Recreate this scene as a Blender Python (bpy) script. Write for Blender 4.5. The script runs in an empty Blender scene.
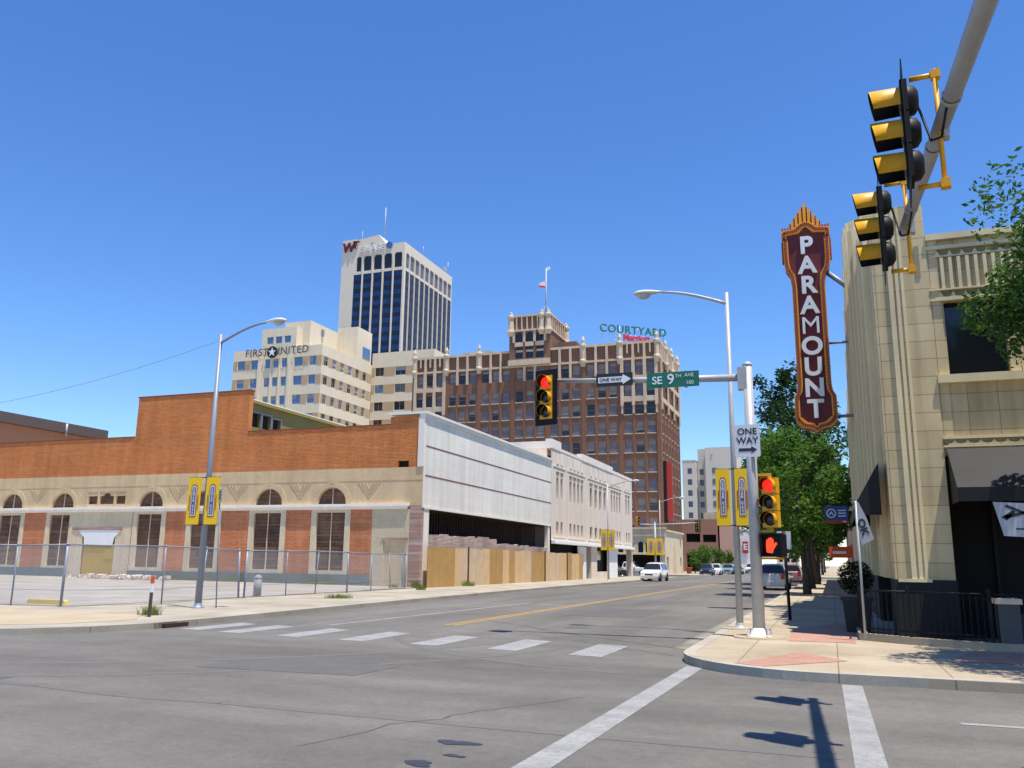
import bpy, math, random
from mathutils import Vector, Matrix, geometry, noise
random.seed(7)
D = bpy.data
SC = bpy.context.scene
COL = SC.collection
PI = math.pi

# ------------------------------------------------------------------ camera, sky, sun, exposure
cam = D.objects.new('camera', D.cameras.new('camera'))
COL.objects.link(cam)
cam.data.sensor_width = 36.0
cam.data.lens = 850 / 1024 * 36
cam.data.clip_start = 0.05
cam.data.clip_end = 6000
_r = Vector((0.9383230575843491, 0.3455366230319933, 0.012421020457456772))
_d = Vector((-0.05923016105863168, 0.19602789954802116, -0.9788078721688744))
_f = Vector((-0.34064883329688206, 0.9177022963589211, 0.2044036879095775))
M = Matrix((_r, -_d, -_f)).transposed().to_4x4()
M.translation = Vector((0, 0, 1.65))
cam.matrix_world = M
SC.camera = cam

SUN = Vector((1.45, -0.72, 5.9)).normalized()          # direction towards the sun
world = D.worlds.new('World')
SC.world = world
world.use_nodes = True
wn = world.node_tree
bg = wn.nodes['Background']
sky = wn.nodes.new('ShaderNodeTexSky')
sky.sky_type = 'NISHITA'
sky.sun_disc = False
sky.sun_elevation = math.asin(SUN.z)
sky.sun_rotation = math.atan2(SUN.x, SUN.y)
sky.altitude = 1100
sky.air_density = 1.1
sky.dust_density = 0.0
sky.ozone_density = 5.0
sat = wn.nodes.new('ShaderNodeHueSaturation')
sat.inputs['Saturation'].default_value = 1.2
sat.inputs['Hue'].default_value = 0.508
wn.links.new(sky.outputs['Color'], sat.inputs['Color'])
wn.links.new(sat.outputs['Color'], bg.inputs['Color'])
bg.inputs['Strength'].default_value = 0.12
sun = D.objects.new('sun', D.lights.new('sun', 'SUN'))
COL.objects.link(sun)
sun.data.energy = 4.3
sun.data.angle = math.radians(0.5)
sun.data.color = (1.0, 0.935, 0.83)
sun.rotation_euler = SUN.to_track_quat('Z', 'Y').to_euler()
SC.view_settings.view_transform = 'Standard'
SC.view_settings.look = 'None'
SC.view_settings.exposure = 0.75
SC.view_settings.gamma = 1
SC.view_settings.use_curve_mapping = False


# ------------------------------------------------------------------ materials
def rgb(h):
    return tuple(((v / 255) / 12.92 if v / 255 <= 0.04045 else ((v / 255 + 0.055) / 1.055) ** 2.4) for v in h)


class NT:
    def __init__(self, name):
        self.m = D.materials.new(name)
        self.m.use_nodes = True
        self.t = self.m.node_tree
        self.p = self.t.nodes['Principled BSDF']

    def n(self, kind, **kw):
        o = self.t.nodes.new('ShaderNode' + kind)
        for k, v in kw.items():
            if k in o.inputs.keys():
                o.inputs[k].default_value = v
            else:
                setattr(o, k, v)
        return o

    def l(self, a, b):
        self.t.links.new(a, b)

    def coord(self, kind='Object'):
        return self.n('TexCoord').outputs[kind]

    def noise(self, scale, detail=4, vec=None, rough=0.6):
        o = self.n('TexNoise', Scale=scale, Detail=detail, Roughness=rough)
        self.l(vec if vec is not None else self.coord(), o.inputs['Vector'])
        return o.outputs['Fac']

    def ramp(self, fac, a, b, lo=0.3, hi=0.7):
        o = self.n('ValToRGB')
        e = o.color_ramp.elements
        e[0].position, e[1].position = lo, hi
        e[0].color = (*a, 1)
        e[1].color = (*b, 1)
        self.l(fac, o.inputs['Fac'])
        return o.outputs['Color']

    def mix(self, fac, a, b, mode='MIX'):
        o = self.n('Mix', data_type='RGBA', blend_type=mode)
        for s, v in ((0, fac), (6, a), (7, b)):
            if isinstance(v, (int, float)):
                o.inputs[s].default_value = v
            elif isinstance(v, tuple):
                o.inputs[s].default_value = (*v, 1)
            else:
                self.l(v, o.inputs[s])
        return o.outputs[2]

    def swz(self, expr):
        """object coords -> (u, v, 0) picked by axis letters, e.g. 'xz', or 'hz' = x+y, z"""
        s = self.n('SeparateXYZ')
        self.l(self.coord(), s.inputs[0])
        c = self.n('CombineXYZ')
        if expr[0] == 'h':
            a = self.n('Math', operation='ADD')
            self.l(s.outputs['X'], a.inputs[0])
            self.l(s.outputs['Y'], a.inputs[1])
            self.l(a.outputs[0], c.inputs[0])
        else:
            self.l(s.outputs[expr[0].upper()], c.inputs[0])
        self.l(s.outputs[expr[1].upper()], c.inputs[1])
        return c.outputs[0]

    def bump(self, fac, strength=0.3, dist=0.02):
        b = self.n('Bump', Strength=strength, Distance=dist)
        self.l(fac, b.inputs['Height'])
        self.l(b.outputs['Normal'], self.p.inputs['Normal'])

    def out(self, col, rough=0.8, metal=0.0, spec=0.4):
        if isinstance(col, tuple):
            self.p.inputs['Base Color'].default_value = (*col, 1)
        else:
            self.l(col, self.p.inputs['Base Color'])
        if isinstance(rough, (int, float)):
            self.p.inputs['Roughness'].default_value = rough
        else:
            self.l(rough, self.p.inputs['Roughness'])
        self.p.inputs['Metallic'].default_value = metal
        self.p.inputs['Specular IOR Level'].default_value = spec
        return self.m


def mul(c, k):
    return tuple(max(0.0, v * k) for v in c)


def rain(t, col, amount):
    m = t.n('Mapping')
    m.inputs['Scale'].default_value = (1.6, 1.6, 0.12)
    t.l(t.coord(), m.inputs['Vector'])
    f = t.noise(1.0, 6, m.outputs[0], 0.65)
    return t.mix(1.0, col, t.ramp(f, (1 - amount, 1 - amount * 1.05, 1 - amount * 1.15), (1.05, 1.05, 1.04), 0.36, 0.6), 'MULTIPLY')


def mat(name, c, rough=0.8, metal=0.0, var=0.15, scale=2.0, bump=0.0, bscale=30, spec=0.4, wet=0.0):
    t = NT(name)
    f = t.noise(scale, 5)
    col = t.ramp(f, mul(c, 1 - var), mul(c, 1 + var))
    if wet: col = rain(t, col, wet)
    f2 = t.noise(bscale, 3)
    col = t.mix(0.5, col, t.ramp(f2, mul(c, 1 - var * 0.7), mul(c, 1 + var * 0.7)))
    if bump:
        t.bump(f2, bump)
    return t.out(col, rough, metal, spec)


def brick(name, c1, c2, mortar, bw=0.22, bh=0.075, ms=0.01, axes='hz', stain=0.25, offset=0.5, rough=0.9, streak=0.0, wet=0.0):
    t = NT(name)
    v = t.swz(axes)
    b = t.n('TexBrick', offset=offset, Scale=1.0)
    b.inputs['Brick Width'].default_value = bw
    b.inputs['Row Height'].default_value = bh
    b.inputs['Mortar Size'].default_value = ms
    b.inputs['Mortar Smooth'].default_value = 0.3
    b.inputs['Color1'].default_value = (*c1, 1)
    b.inputs['Color2'].default_value = (*c2, 1)
    b.inputs['Mortar'].default_value = (*mortar, 1)
    t.l(v, b.inputs['Vector'])
    col = b.outputs['Color']
    f = t.noise(0.35, 6)
    col = t.mix(1.0, col, t.ramp(f, (1 - stain,) * 3, (1 + stain * 0.4,) * 3, 0.3, 0.7), 'MULTIPLY')
    if streak:
        m = t.n('Mapping')
        m.inputs['Scale'].default_value = (0.25, 5.0, 1)
        t.l(v, m.inputs['Vector'])
        f3 = t.noise(1.0, 5, m.outputs[0])
        col = t.mix(t.ramp(f3, (0, 0, 0), (streak,) * 3, 0.5, 0.75), col, mortar)
    if wet: col = rain(t, col, wet)
    t.bump(b.outputs['Fac'], -0.3, 0.01)
    return t.out(col, rough)


def plain(name, c, rough=0.5, metal=0.0, spec=0.5):
    return NT(name).out(c, rough, metal, spec)


def glow(name, c, strength):
    t = NT(name)
    t.p.inputs['Emission Color'].default_value = (*c, 1)
    t.p.inputs['Emission Strength'].default_value = strength
    return t.out(mul(c, 0.5), 0.3)


def leafmat(name, a, b):
    t = NT(name)
    f = t.noise(0.9, 3)
    f2 = t.noise(9.0, 2)
    col = t.mix(0.5, t.ramp(f, a, b, 0.35, 0.65), t.ramp(f2, a, b, 0.3, 0.7))
    t.out(col, 0.65, 0, 0.15)
    tr = t.n('BsdfTranslucent')
    t.l(t.mix(1.0, col, (1.3, 1.5, 0.6), 'MULTIPLY'), tr.inputs['Color'])
    ms = t.n('MixShader')
    ms.inputs[0].default_value = 0.35
    t.l(t.p.outputs[0], ms.inputs[1])
    t.l(tr.outputs[0], ms.inputs[2])
    t.l(ms.outputs[0], t.t.nodes['Material Output'].inputs['Surface'])
    return t.m


def asphalt(name, tr_scale):
    t = NT(name)
    fine = t.noise(60, 3, rough=0.7)
    v = t.n('Mapping')
    v.inputs['Scale'].default_value = tr_scale
    t.l(t.coord(), v.inputs['Vector'])
    tracks = t.noise(1.0, 3, v.outputs[0])
    big = t.noise(0.12, 5)
    mid = t.noise(1.3, 6)
    speck = t.noise(9.0, 6, rough=0.8)
    c = (0.137, 0.128, 0.113)
    col = t.ramp(fine, mul(c, 0.72), mul(c, 1.28), 0.25, 0.75)
    col = t.mix(1.0, col, t.ramp(tracks, (0.80,) * 3, (1.1,) * 3, 0.36, 0.62), 'MULTIPLY')
    col = t.mix(1.0, col, t.ramp(big, (0.86,) * 3, (1.12,) * 3, 0.35, 0.65), 'MULTIPLY')
    col = t.mix(1.0, col, t.ramp(mid, (0.90,) * 3, (1.07,) * 3, 0.35, 0.65), 'MULTIPLY')
    col = t.mix(1.0, col, t.ramp(speck, (0.86,) * 3, (1.12,) * 3, 0.35, 0.65), 'MULTIPLY')
    t.bump(fine, 0.25, 0.01)
    return t.out(col, 0.85, 0, 0.3)


def concrete(name, c, joint=1.5, dirt=0.2):
    t = NT(name)
    b = t.n('TexBrick', offset=0.0, Scale=1.0)
    b.inputs['Brick Width'].default_value = joint
    b.inputs['Row Height'].default_value = joint
    b.inputs['Mortar Size'].default_value = 0.012
    b.inputs['Color1'].default_value = (*mul(c, 0.95), 1)
    b.inputs['Color2'].default_value = (*mul(c, 1.05), 1)
    b.inputs['Mortar'].default_value = (*mul(c, 0.55), 1)
    t.l(t.coord(), b.inputs['Vector'])
    f = t.noise(0.5, 7)
    col = t.mix(1.0, b.outputs['Color'], t.ramp(f, (1 - dirt, 1 - dirt * 1.1, 1 - dirt * 1.3), (1.06, 1.05, 1.03), 0.32, 0.66), 'MULTIPLY')
    f2 = t.noise(25, 3)
    col = t.mix(1.0, col, t.ramp(f2, (0.9,) * 3, (1.08,) * 3), 'MULTIPLY')
    t.bump(f2, 0.15, 0.01)
    return t.out(col, 0.9, 0, 0.25)


def worn(name, c, under, cover=0.5):
    t = NT(name)
    f = t.noise(14, 6, rough=0.75)
    f2 = t.noise(2.2, 4)
    a = t.ramp(f, under, c, 0.28, 0.5)
    col = t.mix(t.ramp(f2, (0.0,) * 3, (cover,) * 3, 0.4, 0.7), a, mul(c, 0.62))
    return t.out(col, 0.8, 0, 0.3)


def chainlink():
    t = NT('chain_link')
    s = t.n('SeparateXYZ')
    t.l(t.coord('UV'), s.inputs[0])
    masks = []
    for sg in ('ADD', 'SUBTRACT'):
        a = t.n('Math', operation=sg)
        t.l(s.outputs['X'], a.inputs[0])
        t.l(s.outputs['Y'], a.inputs[1])
        b = t.n('Math', operation='MULTIPLY')
        b.inputs[1].default_value = 1 / 0.075
        t.l(a.outputs[0], b.inputs[0])
        c = t.n('Math', operation='FRACT')
        t.l(b.outputs[0], c.inputs[0])
        d = t.n('Math', operation='LESS_THAN')
        d.inputs[1].default_value = 0.15
        t.l(c.outputs[0], d.inputs[0])
        masks.append(d.outputs[0])
    m = t.n('Math', operation='MAXIMUM')
    t.l(masks[0], m.inputs[0])
    t.l(masks[1], m.inputs[1])
    t.out((0.42, 0.43, 0.45), 0.5, 0.3)
    tr = t.n('BsdfTransparent')
    ms = t.n('MixShader')
    t.l(m.outputs[0], ms.inputs[0])
    t.l(tr.outputs[0], ms.inputs[1])
    t.l(t.p.outputs[0], ms.inputs[2])
    t.l(ms.outputs[0], t.t.nodes['Material Output'].inputs['Surface'])
    return t.m


def strips(name, c_hi, c_lo, period, frac, axis='z', rough=0.12):
    """glass curtain wall: vision glass and darker spandrel courses, both real materials of the panel"""
    t = NT(name)
    s = t.n('SeparateXYZ')
    t.l(t.coord(), s.inputs[0])
    a = t.n('Math', operation='MULTIPLY')
    a.inputs[1].default_value = 1 / period
    t.l(s.outputs[axis.upper()], a.inputs[0])
    b = t.n('Math', operation='FRACT')
    t.l(a.outputs[0], b.inputs[0])
    c = t.n('Math', operation='LESS_THAN')
    c.inputs[1].default_value = frac
    t.l(b.outputs[0], c.inputs[0])
    f = t.noise(0.25, 3)
    col = t.mix(c.outputs[0], c_hi, c_lo)
    col = t.mix(1.0, col, t.ramp(f, (0.7,) * 3, (1.25,) * 3), 'MULTIPLY')
    return t.out(col, rough, 0.0, 0.5)


m_asphalt = asphalt('asphalt_street', (0.5, 0.05, 1))
m_asphalt2 = asphalt('asphalt_avenue', (0.05, 0.42, 1))
m_patch = mat('asphalt_patch', (0.098, 0.094, 0.088), 0.85, var=0.18, scale=2, bump=0.2, bscale=40)
m_soil = mat('dry_ground', (0.30, 0.26, 0.2), 0.95, var=0.2, scale=0.05)
m_walk = concrete('buff_concrete', (0.385, 0.325, 0.24), 1.5, 0.25)
m_walk_l = concrete('pale_concrete', (0.37, 0.335, 0.275), 1.8, 0.3)
m_lot = concrete('lot_concrete', (0.37, 0.345, 0.315), 4.0, 0.3)
m_sand = mat('sandy_dirt', (0.38, 0.31, 0.21), 0.95, var=0.25, scale=0.6, bump=0.3)
m_kerb = concrete('kerb_concrete', (0.37, 0.345, 0.295), 3.0, 0.3)
m_paver = brick('red_pavers', rgb((176, 134, 116)), rgb((164, 120, 104)), rgb((150, 126, 112)), 0.2, 0.1, 0.008, 'xy', 0.2)
m_wpaint = worn('worn_white_paint', (0.29, 0.288, 0.28), (0.14, 0.138, 0.135), 0.75)
m_ypaint = worn('worn_yellow_paint', (0.40, 0.25, 0.07), (0.14, 0.13, 0.12), 0.7)
m_crack = mat('crack_sealant', (0.085, 0.08, 0.075), 0.8)
m_oil = mat('oil_stain', (0.035, 0.037, 0.05), 0.5, var=0.3, scale=5)
m_obrick = brick('orange_brick', rgb((208, 114, 48)), rgb((178, 90, 36)), rgb((204, 148, 98)), 0.25, 0.085, 0.014, 'hz', 0.22, streak=0.5, wet=0.14)
m_pbrick = brick('pale_orange_brick', rgb((206, 118, 68)), rgb((182, 94, 50)), rgb((204, 152, 114)), 0.25, 0.085, 0.014, 'hz', 0.3, streak=0.55, wet=0.12)
m_dbrick = brick('dark_infill_brick', rgb((66, 40, 28)), rgb((116, 68, 46)), rgb((150, 124, 100)), 0.25, 0.085, 0.014, 'hz', 0.75, streak=0.8)
m_tan = mat('tan_terracotta', rgb((208, 182, 142)), 0.85, var=0.2, scale=0.8, bscale=7, wet=0.22)
m_cream = mat('cream_stone', rgb((214, 196, 164)), 0.85, var=0.2, scale=1.2, bscale=9, wet=0.2)
m_belt = mat('white_belt_stone', rgb((240, 230, 214)), 0.8, var=0.14)
m_plinth = mat('blue_grey_plinth', rgb((106, 116, 116)), 0.8, var=0.2)
m_wpanel = brick('white_enamel_panel', (0.83, 0.77, 0.655), (0.81, 0.75, 0.64), (0.75, 0.69, 0.59), 1.5, 0.62, 0.02, 'yz', 0.12, 0.0, 0.55, wet=0.10)
m_white = mat('white_paint', (0.80, 0.79, 0.76), 0.6, var=0.06)
m_gwhite = mat('aluminium_coping', (0.80, 0.74, 0.63), 0.5, var=0.06)
m_rust = mat('rust_seam', rgb((128, 74, 58)), 0.8)
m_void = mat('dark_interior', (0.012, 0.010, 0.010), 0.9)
m_lath = mat('exposed_lath', rgb((92, 70, 66)), 0.9, var=0.3, scale=4)
m_rubble = brick('broken_plaster', rgb((226, 216, 206)), rgb((200, 182, 168)), rgb((150, 112, 94)), 0.24, 0.08, 0.02, 'hz', 0.5, streak=0.5)
m_rbrick = brick('ragged_red_brick', rgb((158, 84, 60)), rgb((120, 64, 50)), rgb((206, 190, 176)), 0.2, 0.075, 0.014, 'hz', 0.4, streak=0.9)
m_ply1 = mat('plywood_brown', rgb((178, 140, 82)), 0.8, wet=0.2, var=0.2, scale=1.5)
m_ply2 = mat('plywood_pale', rgb((208, 176, 128)), 0.8, wet=0.2, var=0.2, scale=1.5)
m_ply3 = mat('plywood_pink', rgb((204, 178, 146)), 0.8, wet=0.2, var=0.2, scale=1.5)
m_lime = mat('pale_limestone', rgb((226, 216, 204)), 0.85, var=0.1, scale=0.6, bscale=6)
m_limeb = mat('warm_limestone', rgb((222, 206, 186)), 0.85, var=0.1, scale=0.6, bscale=6, wet=0.16)
m_glass = plain('dark_glass', (0.018, 0.02, 0.024), 0.08, 0, 0.5)
m_glassb = plain('painted_sky_glass', (0.085, 0.19, 0.37), 0.06, 0, 0.9)  # blue base colour paints in the sky reflected by the panes
m_blind = mat('window_with_blind', (0.125, 0.13, 0.16), 0.25, var=0.3, scale=0.7)
m_black = plain('black_metal', (0.006, 0.006, 0.0065), 0.55, 0, 0.25)
m_steel = mat('galvanised_steel', (0.40, 0.41, 0.42), 0.5, 0.12, var=0.16, scale=5, wet=0.15)
m_gsteel = mat('grey_painted_steel', (0.23, 0.26, 0.31), 0.5, 0.2, var=0.08)
m_lampw = mat('lamp_housing_white', (0.60, 0.62, 0.63), 0.45, var=0.05)
m_lens = plain('lamp_lens', (0.45, 0.46, 0.44), 0.2)
m_ysig = mat('signal_yellow', (0.72, 0.36, 0.012), 0.45, var=0.16, scale=9, wet=0.15)
m_red_on = glow('signal_red_lit', (1.0, 0.02, 0.012), 0.75)
m_hand_on = glow('hand_lit', (1.0, 0.06, 0.01), 0.8)
m_off = plain('signal_lens_off', (0.02, 0.02, 0.022), 0.25)
m_green = plain('sign_green', (0.004, 0.14, 0.085), 0.45)
m_signw = plain('sign_white', (0.76, 0.77, 0.76), 0.45)
m_signg = plain('sign_grey_white', (0.60, 0.62, 0.66), 0.5)
m_signk = plain('sign_black', (0.015, 0.015, 0.017), 0.45)
m_bany = mat('banner_yellow', (0.86, 0.55, 0.012), 0.7, var=0.06)
m_banb = plain('banner_blue', (0.07, 0.10, 0.22), 0.7)
m_banr = plain('banner_maroon', (0.30, 0.06, 0.05), 0.7)
m_banw = plain('banner_cream', (0.68, 0.66, 0.60), 0.7)
m_maroon = mat('sign_maroon', (0.125, 0.011, 0.012), 0.5, var=0.2, scale=1)
m_amber = mat('sign_amber', (0.76, 0.33, 0.010), 0.45, var=0.12, scale=4)
m_bulb = plain('sign_bulbs', (0.30, 0.05, 0.015), 0.4)
m_terra = brick('glazed_terracotta', rgb((214, 196, 152)), rgb((202, 183, 138)), rgb((156, 128, 98)), 0.58, 0.40, 0.009, 'hz', 0.2, 0.0, 0.5, wet=0.3)
m_terrap = mat('glazed_terracotta_trim', rgb((218, 202, 160)), 0.5, var=0.12, scale=1.5, wet=0.25)
m_terrad = mat('terracotta_ornament', rgb((150, 138, 104)), 0.7, var=0.2, scale=5)
m_btile = brick('black_tile', (0.014, 0.015, 0.017), (0.010, 0.011, 0.013), (0.025, 0.025, 0.025), 0.6, 0.6, 0.01, 'hz', 0.2, 0.0, 0.8)
m_awn = mat('black_canvas', (0.009, 0.009, 0.010), 0.6, var=0.2, spec=0.3)
m_awnv = mat('glossy_vinyl', (0.020, 0.020, 0.022), 0.62, var=0.3, scale=1.2, spec=0.2)
m_hbrick = brick('hotel_brick', rgb((132, 95, 74)), rgb((119, 84, 66)), rgb((134, 106, 88)), 0.4, 0.15, 0.02, 'hz', 0.14)
m_hpier = mat('hotel_pier_brick', rgb((126, 91, 72)), 0.9, var=0.1, scale=0.4)
m_htc = mat('hotel_terracotta', rgb((200, 182, 158)), 0.8, var=0.2, scale=1, wet=0.2)
m_ctow = mat('tower_precast', rgb((206, 198, 184)), 0.8, var=0.05, scale=0.1)
m_cglass = strips('curtain_wall_blue', (0.013, 0.038, 0.12), (0.010, 0.013, 0.026), 4.0, 0.5)
m_cglass2 = strips('curtain_wall_grey', (0.032, 0.036, 0.055), (0.02, 0.022, 0.034), 4.0, 0.4, rough=0.35)
m_fstone = mat('bank_limestone', rgb((216, 204, 180)), 0.85, var=0.08, scale=0.15, wet=0.08)
m_ftan = mat('bank_spandrel_tan', rgb((178, 154, 122)), 0.85, var=0.08)
m_olive = mat('olive_stucco', rgb((124, 114, 66)), 0.85, var=0.25, scale=0.8)
m_fascia = mat('brown_fascia', rgb((92, 78, 74)), 0.7, var=0.1)
m_salmon = mat('salmon_stucco', rgb((188, 130, 96)), 0.9, var=0.1, scale=0.3)
m_grey = mat('grey_stone', rgb((196, 190, 178)), 0.85, var=0.06, scale=0.2)
m_pinkbr = mat('pinkish_brick', rgb((158, 120, 102)), 0.9, var=0.1, scale=0.4)
m_bark = mat('bark', (0.085, 0.065, 0.05), 0.95, var=0.3, scale=6, bump=0.4)
m_leaf = leafmat('leaf_bright', (0.032, 0.085, 0.016), (0.125, 0.215, 0.045))
m_leafm = leafmat('leaf_mid', (0.022, 0.062, 0.016), (0.075, 0.145, 0.034))
m_leafd = leafmat('leaf_dark', (0.012, 0.032, 0.014), (0.03, 0.062, 0.022))
m_grass = leafmat('weed_green', (0.10, 0.15, 0.03), (0.22, 0.24, 0.07))
m_tyre = plain('tyre_rubber', (0.018, 0.018, 0.019), 0.85)
m_rim = plain('wheel_rim', (0.35, 0.36, 0.37), 0.35, 0.8)
m_redlens = plain('tail_light', (0.35, 0.01, 0.012), 0.25)
m_clens = plain('head_light', (0.65, 0.66, 0.66), 0.15)
m_pot = mat('clay_pot', rgb((150, 78, 58)), 0.8, var=0.1)
m_bsign = plain('blue_sign_panel', (0.012, 0.045, 0.20), 0.5)
m_rsign = mat('red_sign_panel', (0.42, 0.035, 0.025), 0.6, var=0.1)
m_osign = mat('orange_canvas', (0.62, 0.09, 0.03), 0.7, var=0.1)
m_wt = plain('dark_red_lettering', (0.09, 0.008, 0.016), 0.5)
m_link = chainlink()
m_bollard = mat('bollard_grey', (0.25, 0.26, 0.27), 0.6)
m_cglet = plain('sign_green_letters', (0.02, 0.16, 0.12), 0.5)
m_redlet = plain('sign_red_letters', (0.65, 0.03, 0.04), 0.5)
m_dletter = plain('dark_letters', (0.06, 0.065, 0.07), 0.5)
m_whlet = mat('lit_white_letters', (0.70, 0.71, 0.72), 0.4, var=0.05)
m_bluelet = plain('blue_letters', (0.03, 0.13, 0.36), 0.4)


# ------------------------------------------------------------------ object helpers
LOCAL = set()


def wloc(o):
    top = o
    while top.parent is not None: top = top.parent
    if top.name in LOCAL: return Vector((0, 0, 0))
    v = Vector((0, 0, 0))
    while o is not None:
        v += o.location
        o = o.parent
    return v


def setp(o, label=None, cat=None, group=None, kind=None):
    if label: o['label'] = label
    if cat: o['category'] = cat
    if group: o['group'] = group
    if kind: o['kind'] = kind
    return o


def thing(name, label, cat, loc=(0, 0, 0), rz=0.0, group=None, local=False):
    o = D.objects.new(name, None)
    if local: LOCAL.add(o.name)
    COL.objects.link(o)
    o.empty_display_size = 0.3
    o.location = loc
    o.rotation_euler.z = rz
    return setp(o, label, cat, group)


def copy_tree(o, parent=None):
    c = o.copy()
    COL.objects.link(c)
    c.parent = parent
    for ch in [x for x in D.objects if x.parent == o]:
        copy_tree(ch, c)
    return c


class MB:
    def __init__(self):
        self.v, self.f, self.mi, self.sm, self.uv = [], [], [], [], {}

    def add(self, vs, fs, mi=0, smooth=False):
        b = len(self.v)
        self.v += [tuple(x) for x in vs]
        for f in fs:
            self.f.append([b + i for i in f])
            self.mi.append(mi)
            self.sm.append(smooth)
        return self

    def box(self, x0, x1, y0, y1, z0, z1, mi=0):
        if x0 > x1: x0, x1 = x1, x0
        if y0 > y1: y0, y1 = y1, y0
        if z0 > z1: z0, z1 = z1, z0
        return self.add([(x0, y0, z0), (x1, y0, z0), (x1, y1, z0), (x0, y1, z0), (x0, y0, z1), (x1, y0, z1), (x1, y1, z1), (x0, y1, z1)],
                        [(3, 2, 1, 0), (4, 5, 6, 7), (0, 1, 5, 4), (1, 2, 6, 5), (2, 3, 7, 6), (3, 0, 4, 7)], mi)

    def quad(self, a, b, c, d, mi=0):
        return self.add([a, b, c, d], [(0, 1, 2, 3)], mi)

    def tube(self, pts, rad, n=10, mi=0, caps=True, smooth=True):
        pts = [Vector(p) for p in pts]
        if isinstance(rad, (int, float)): rad = [rad] * len(pts)
        vs, fs = [], []
        up = None
        for i, p in enumerate(pts):
            t = (pts[min(i + 1, len(pts) - 1)] - pts[max(i - 1, 0)]).normalized()
            if up is None:
                up = Vector((0, 0, 1)) if abs(t.z) < 0.9 else Vector((1, 0, 0))
            a = t.cross(up).normalized()
            b = a.cross(t).normalized()
            up = b
            for k in range(n):
                w = 2 * PI * k / n
                vs.append(p + (a * math.cos(w) + b * math.sin(w)) * rad[i])
        for i in range(len(pts) - 1):
            for k in range(n):
                fs.append((i * n + k, i * n + (k + 1) % n, (i + 1) * n + (k + 1) % n, (i + 1) * n + k))
        self.add(vs, fs, mi, smooth)
        if caps:
            self.add(vs[:n], [tuple(range(n))[::-1]], mi)
            self.add(vs[-n:], [tuple(range(n))], mi)
        return self

    def lathe(self, prof, c=(0, 0, 0), n=20, mi=0, axis='z', smooth=True):
        vs, fs = [], []
        for r, h in prof:
            for k in range(n):
                w = 2 * PI * k / n
                q = (r * math.cos(w), r * math.sin(w), h)
                if axis == 'y': q = (q[0], q[2], q[1])
                if axis == 'x': q = (q[2], q[0], q[1])
                vs.append((q[0] + c[0], q[1] + c[1], q[2] + c[2]))
        for i in range(len(prof) - 1):
            for k in range(n):
                fs.append((i * n + k, i * n + (k + 1) % n, (i + 1) * n + (k + 1) % n, (i + 1) * n + k))
        return self.add(vs, fs, mi, smooth)

    def plate(self, loops, fn, d0, d1, mi=0):
        """flat shape (outer loop + holes) given in (u, v), pushed from depth d0 to d1"""
        tris = geometry.tessellate_polygon([[Vector((u, v, 0)) for u, v in lp] for lp in loops])
        flat = [p for lp in loops for p in lp]
        for d in ((d0, d1) if d1 != d0 else (d0,)):
            self.add([fn(u, v, d) for u, v in flat], [tuple(t) for t in tris], mi)
        if d1 != d0:
            for lp in loops:
                n = len(lp)
                for i in range(n):
                    a, b = lp[i], lp[(i + 1) % n]
                    self.quad(fn(*a, d0), fn(*b, d0), fn(*b, d1), fn(*a, d1), mi)
        return self

    def grid(self, u0, u1, v0, v1, holes, fn, depth, mi=0):
        """wall face with rectangular openings and their reveals"""
        us = sorted({round(x, 4) for h in holes for x in (h[0], h[1]) if u0 < x < u1} | {u0, u1})
        vs = sorted({round(x, 4) for h in holes for x in (h[2], h[3]) if v0 < x < v1} | {v0, v1})
        for i in range(len(us) - 1):
            # merge vertically where possible
            run = None
            for j in range(len(vs) - 1):
                cu, cv = (us[i] + us[i + 1]) / 2, (vs[j] + vs[j + 1]) / 2
                solid = not any(h[0] < cu < h[1] and h[2] < cv < h[3] for h in holes)
                if solid and run is None: run = vs[j]
                if not solid and run is not None:
                    self.quad(fn(us[i], run, 0), fn(us[i + 1], run, 0), fn(us[i + 1], vs[j], 0), fn(us[i], vs[j], 0), mi)
                    run = None
            if run is not None:
                self.quad(fn(us[i], run, 0), fn(us[i + 1], run, 0), fn(us[i + 1], v1, 0), fn(us[i], v1, 0), mi)
        for a, b, c, d in holes:
            for p, q in (((a, c), (a, d)), ((b, c), (b, d)), ((a, c), (b, c)), ((a, d), (b, d))):
                self.quad(fn(*p, 0), fn(*q, 0), fn(*q, depth), fn(*p, depth), mi)
        return self

    def build(self, name, mats, parent=None, fix=True):
        off = wloc(parent) if parent is not None else Vector((0, 0, 0))
        me = D.meshes.new(name)
        me.from_pydata([(x - off.x, y - off.y, z - off.z) for x, y, z in self.v], [], self.f)
        if not isinstance(mats, (list, tuple)): mats = [mats]
        for m in mats: me.materials.append(m)
        me.polygons.foreach_set('material_index', self.mi)
        me.polygons.foreach_set('use_smooth', self.sm)
        me.update()
        o = D.objects.new(name, me)
        COL.objects.link(o)
        if parent is not None: o.parent = parent
        if fix and len(self.f) < 60000:
            import bmesh
            bm = bmesh.new()
            bm.from_mesh(me)
            bmesh.ops.remove_doubles(bm, verts=bm.verts, dist=0.0004)
            bmesh.ops.recalc_face_normals(bm, faces=bm.faces)
            bm.to_mesh(me)
            bm.free()
        return o


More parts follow.
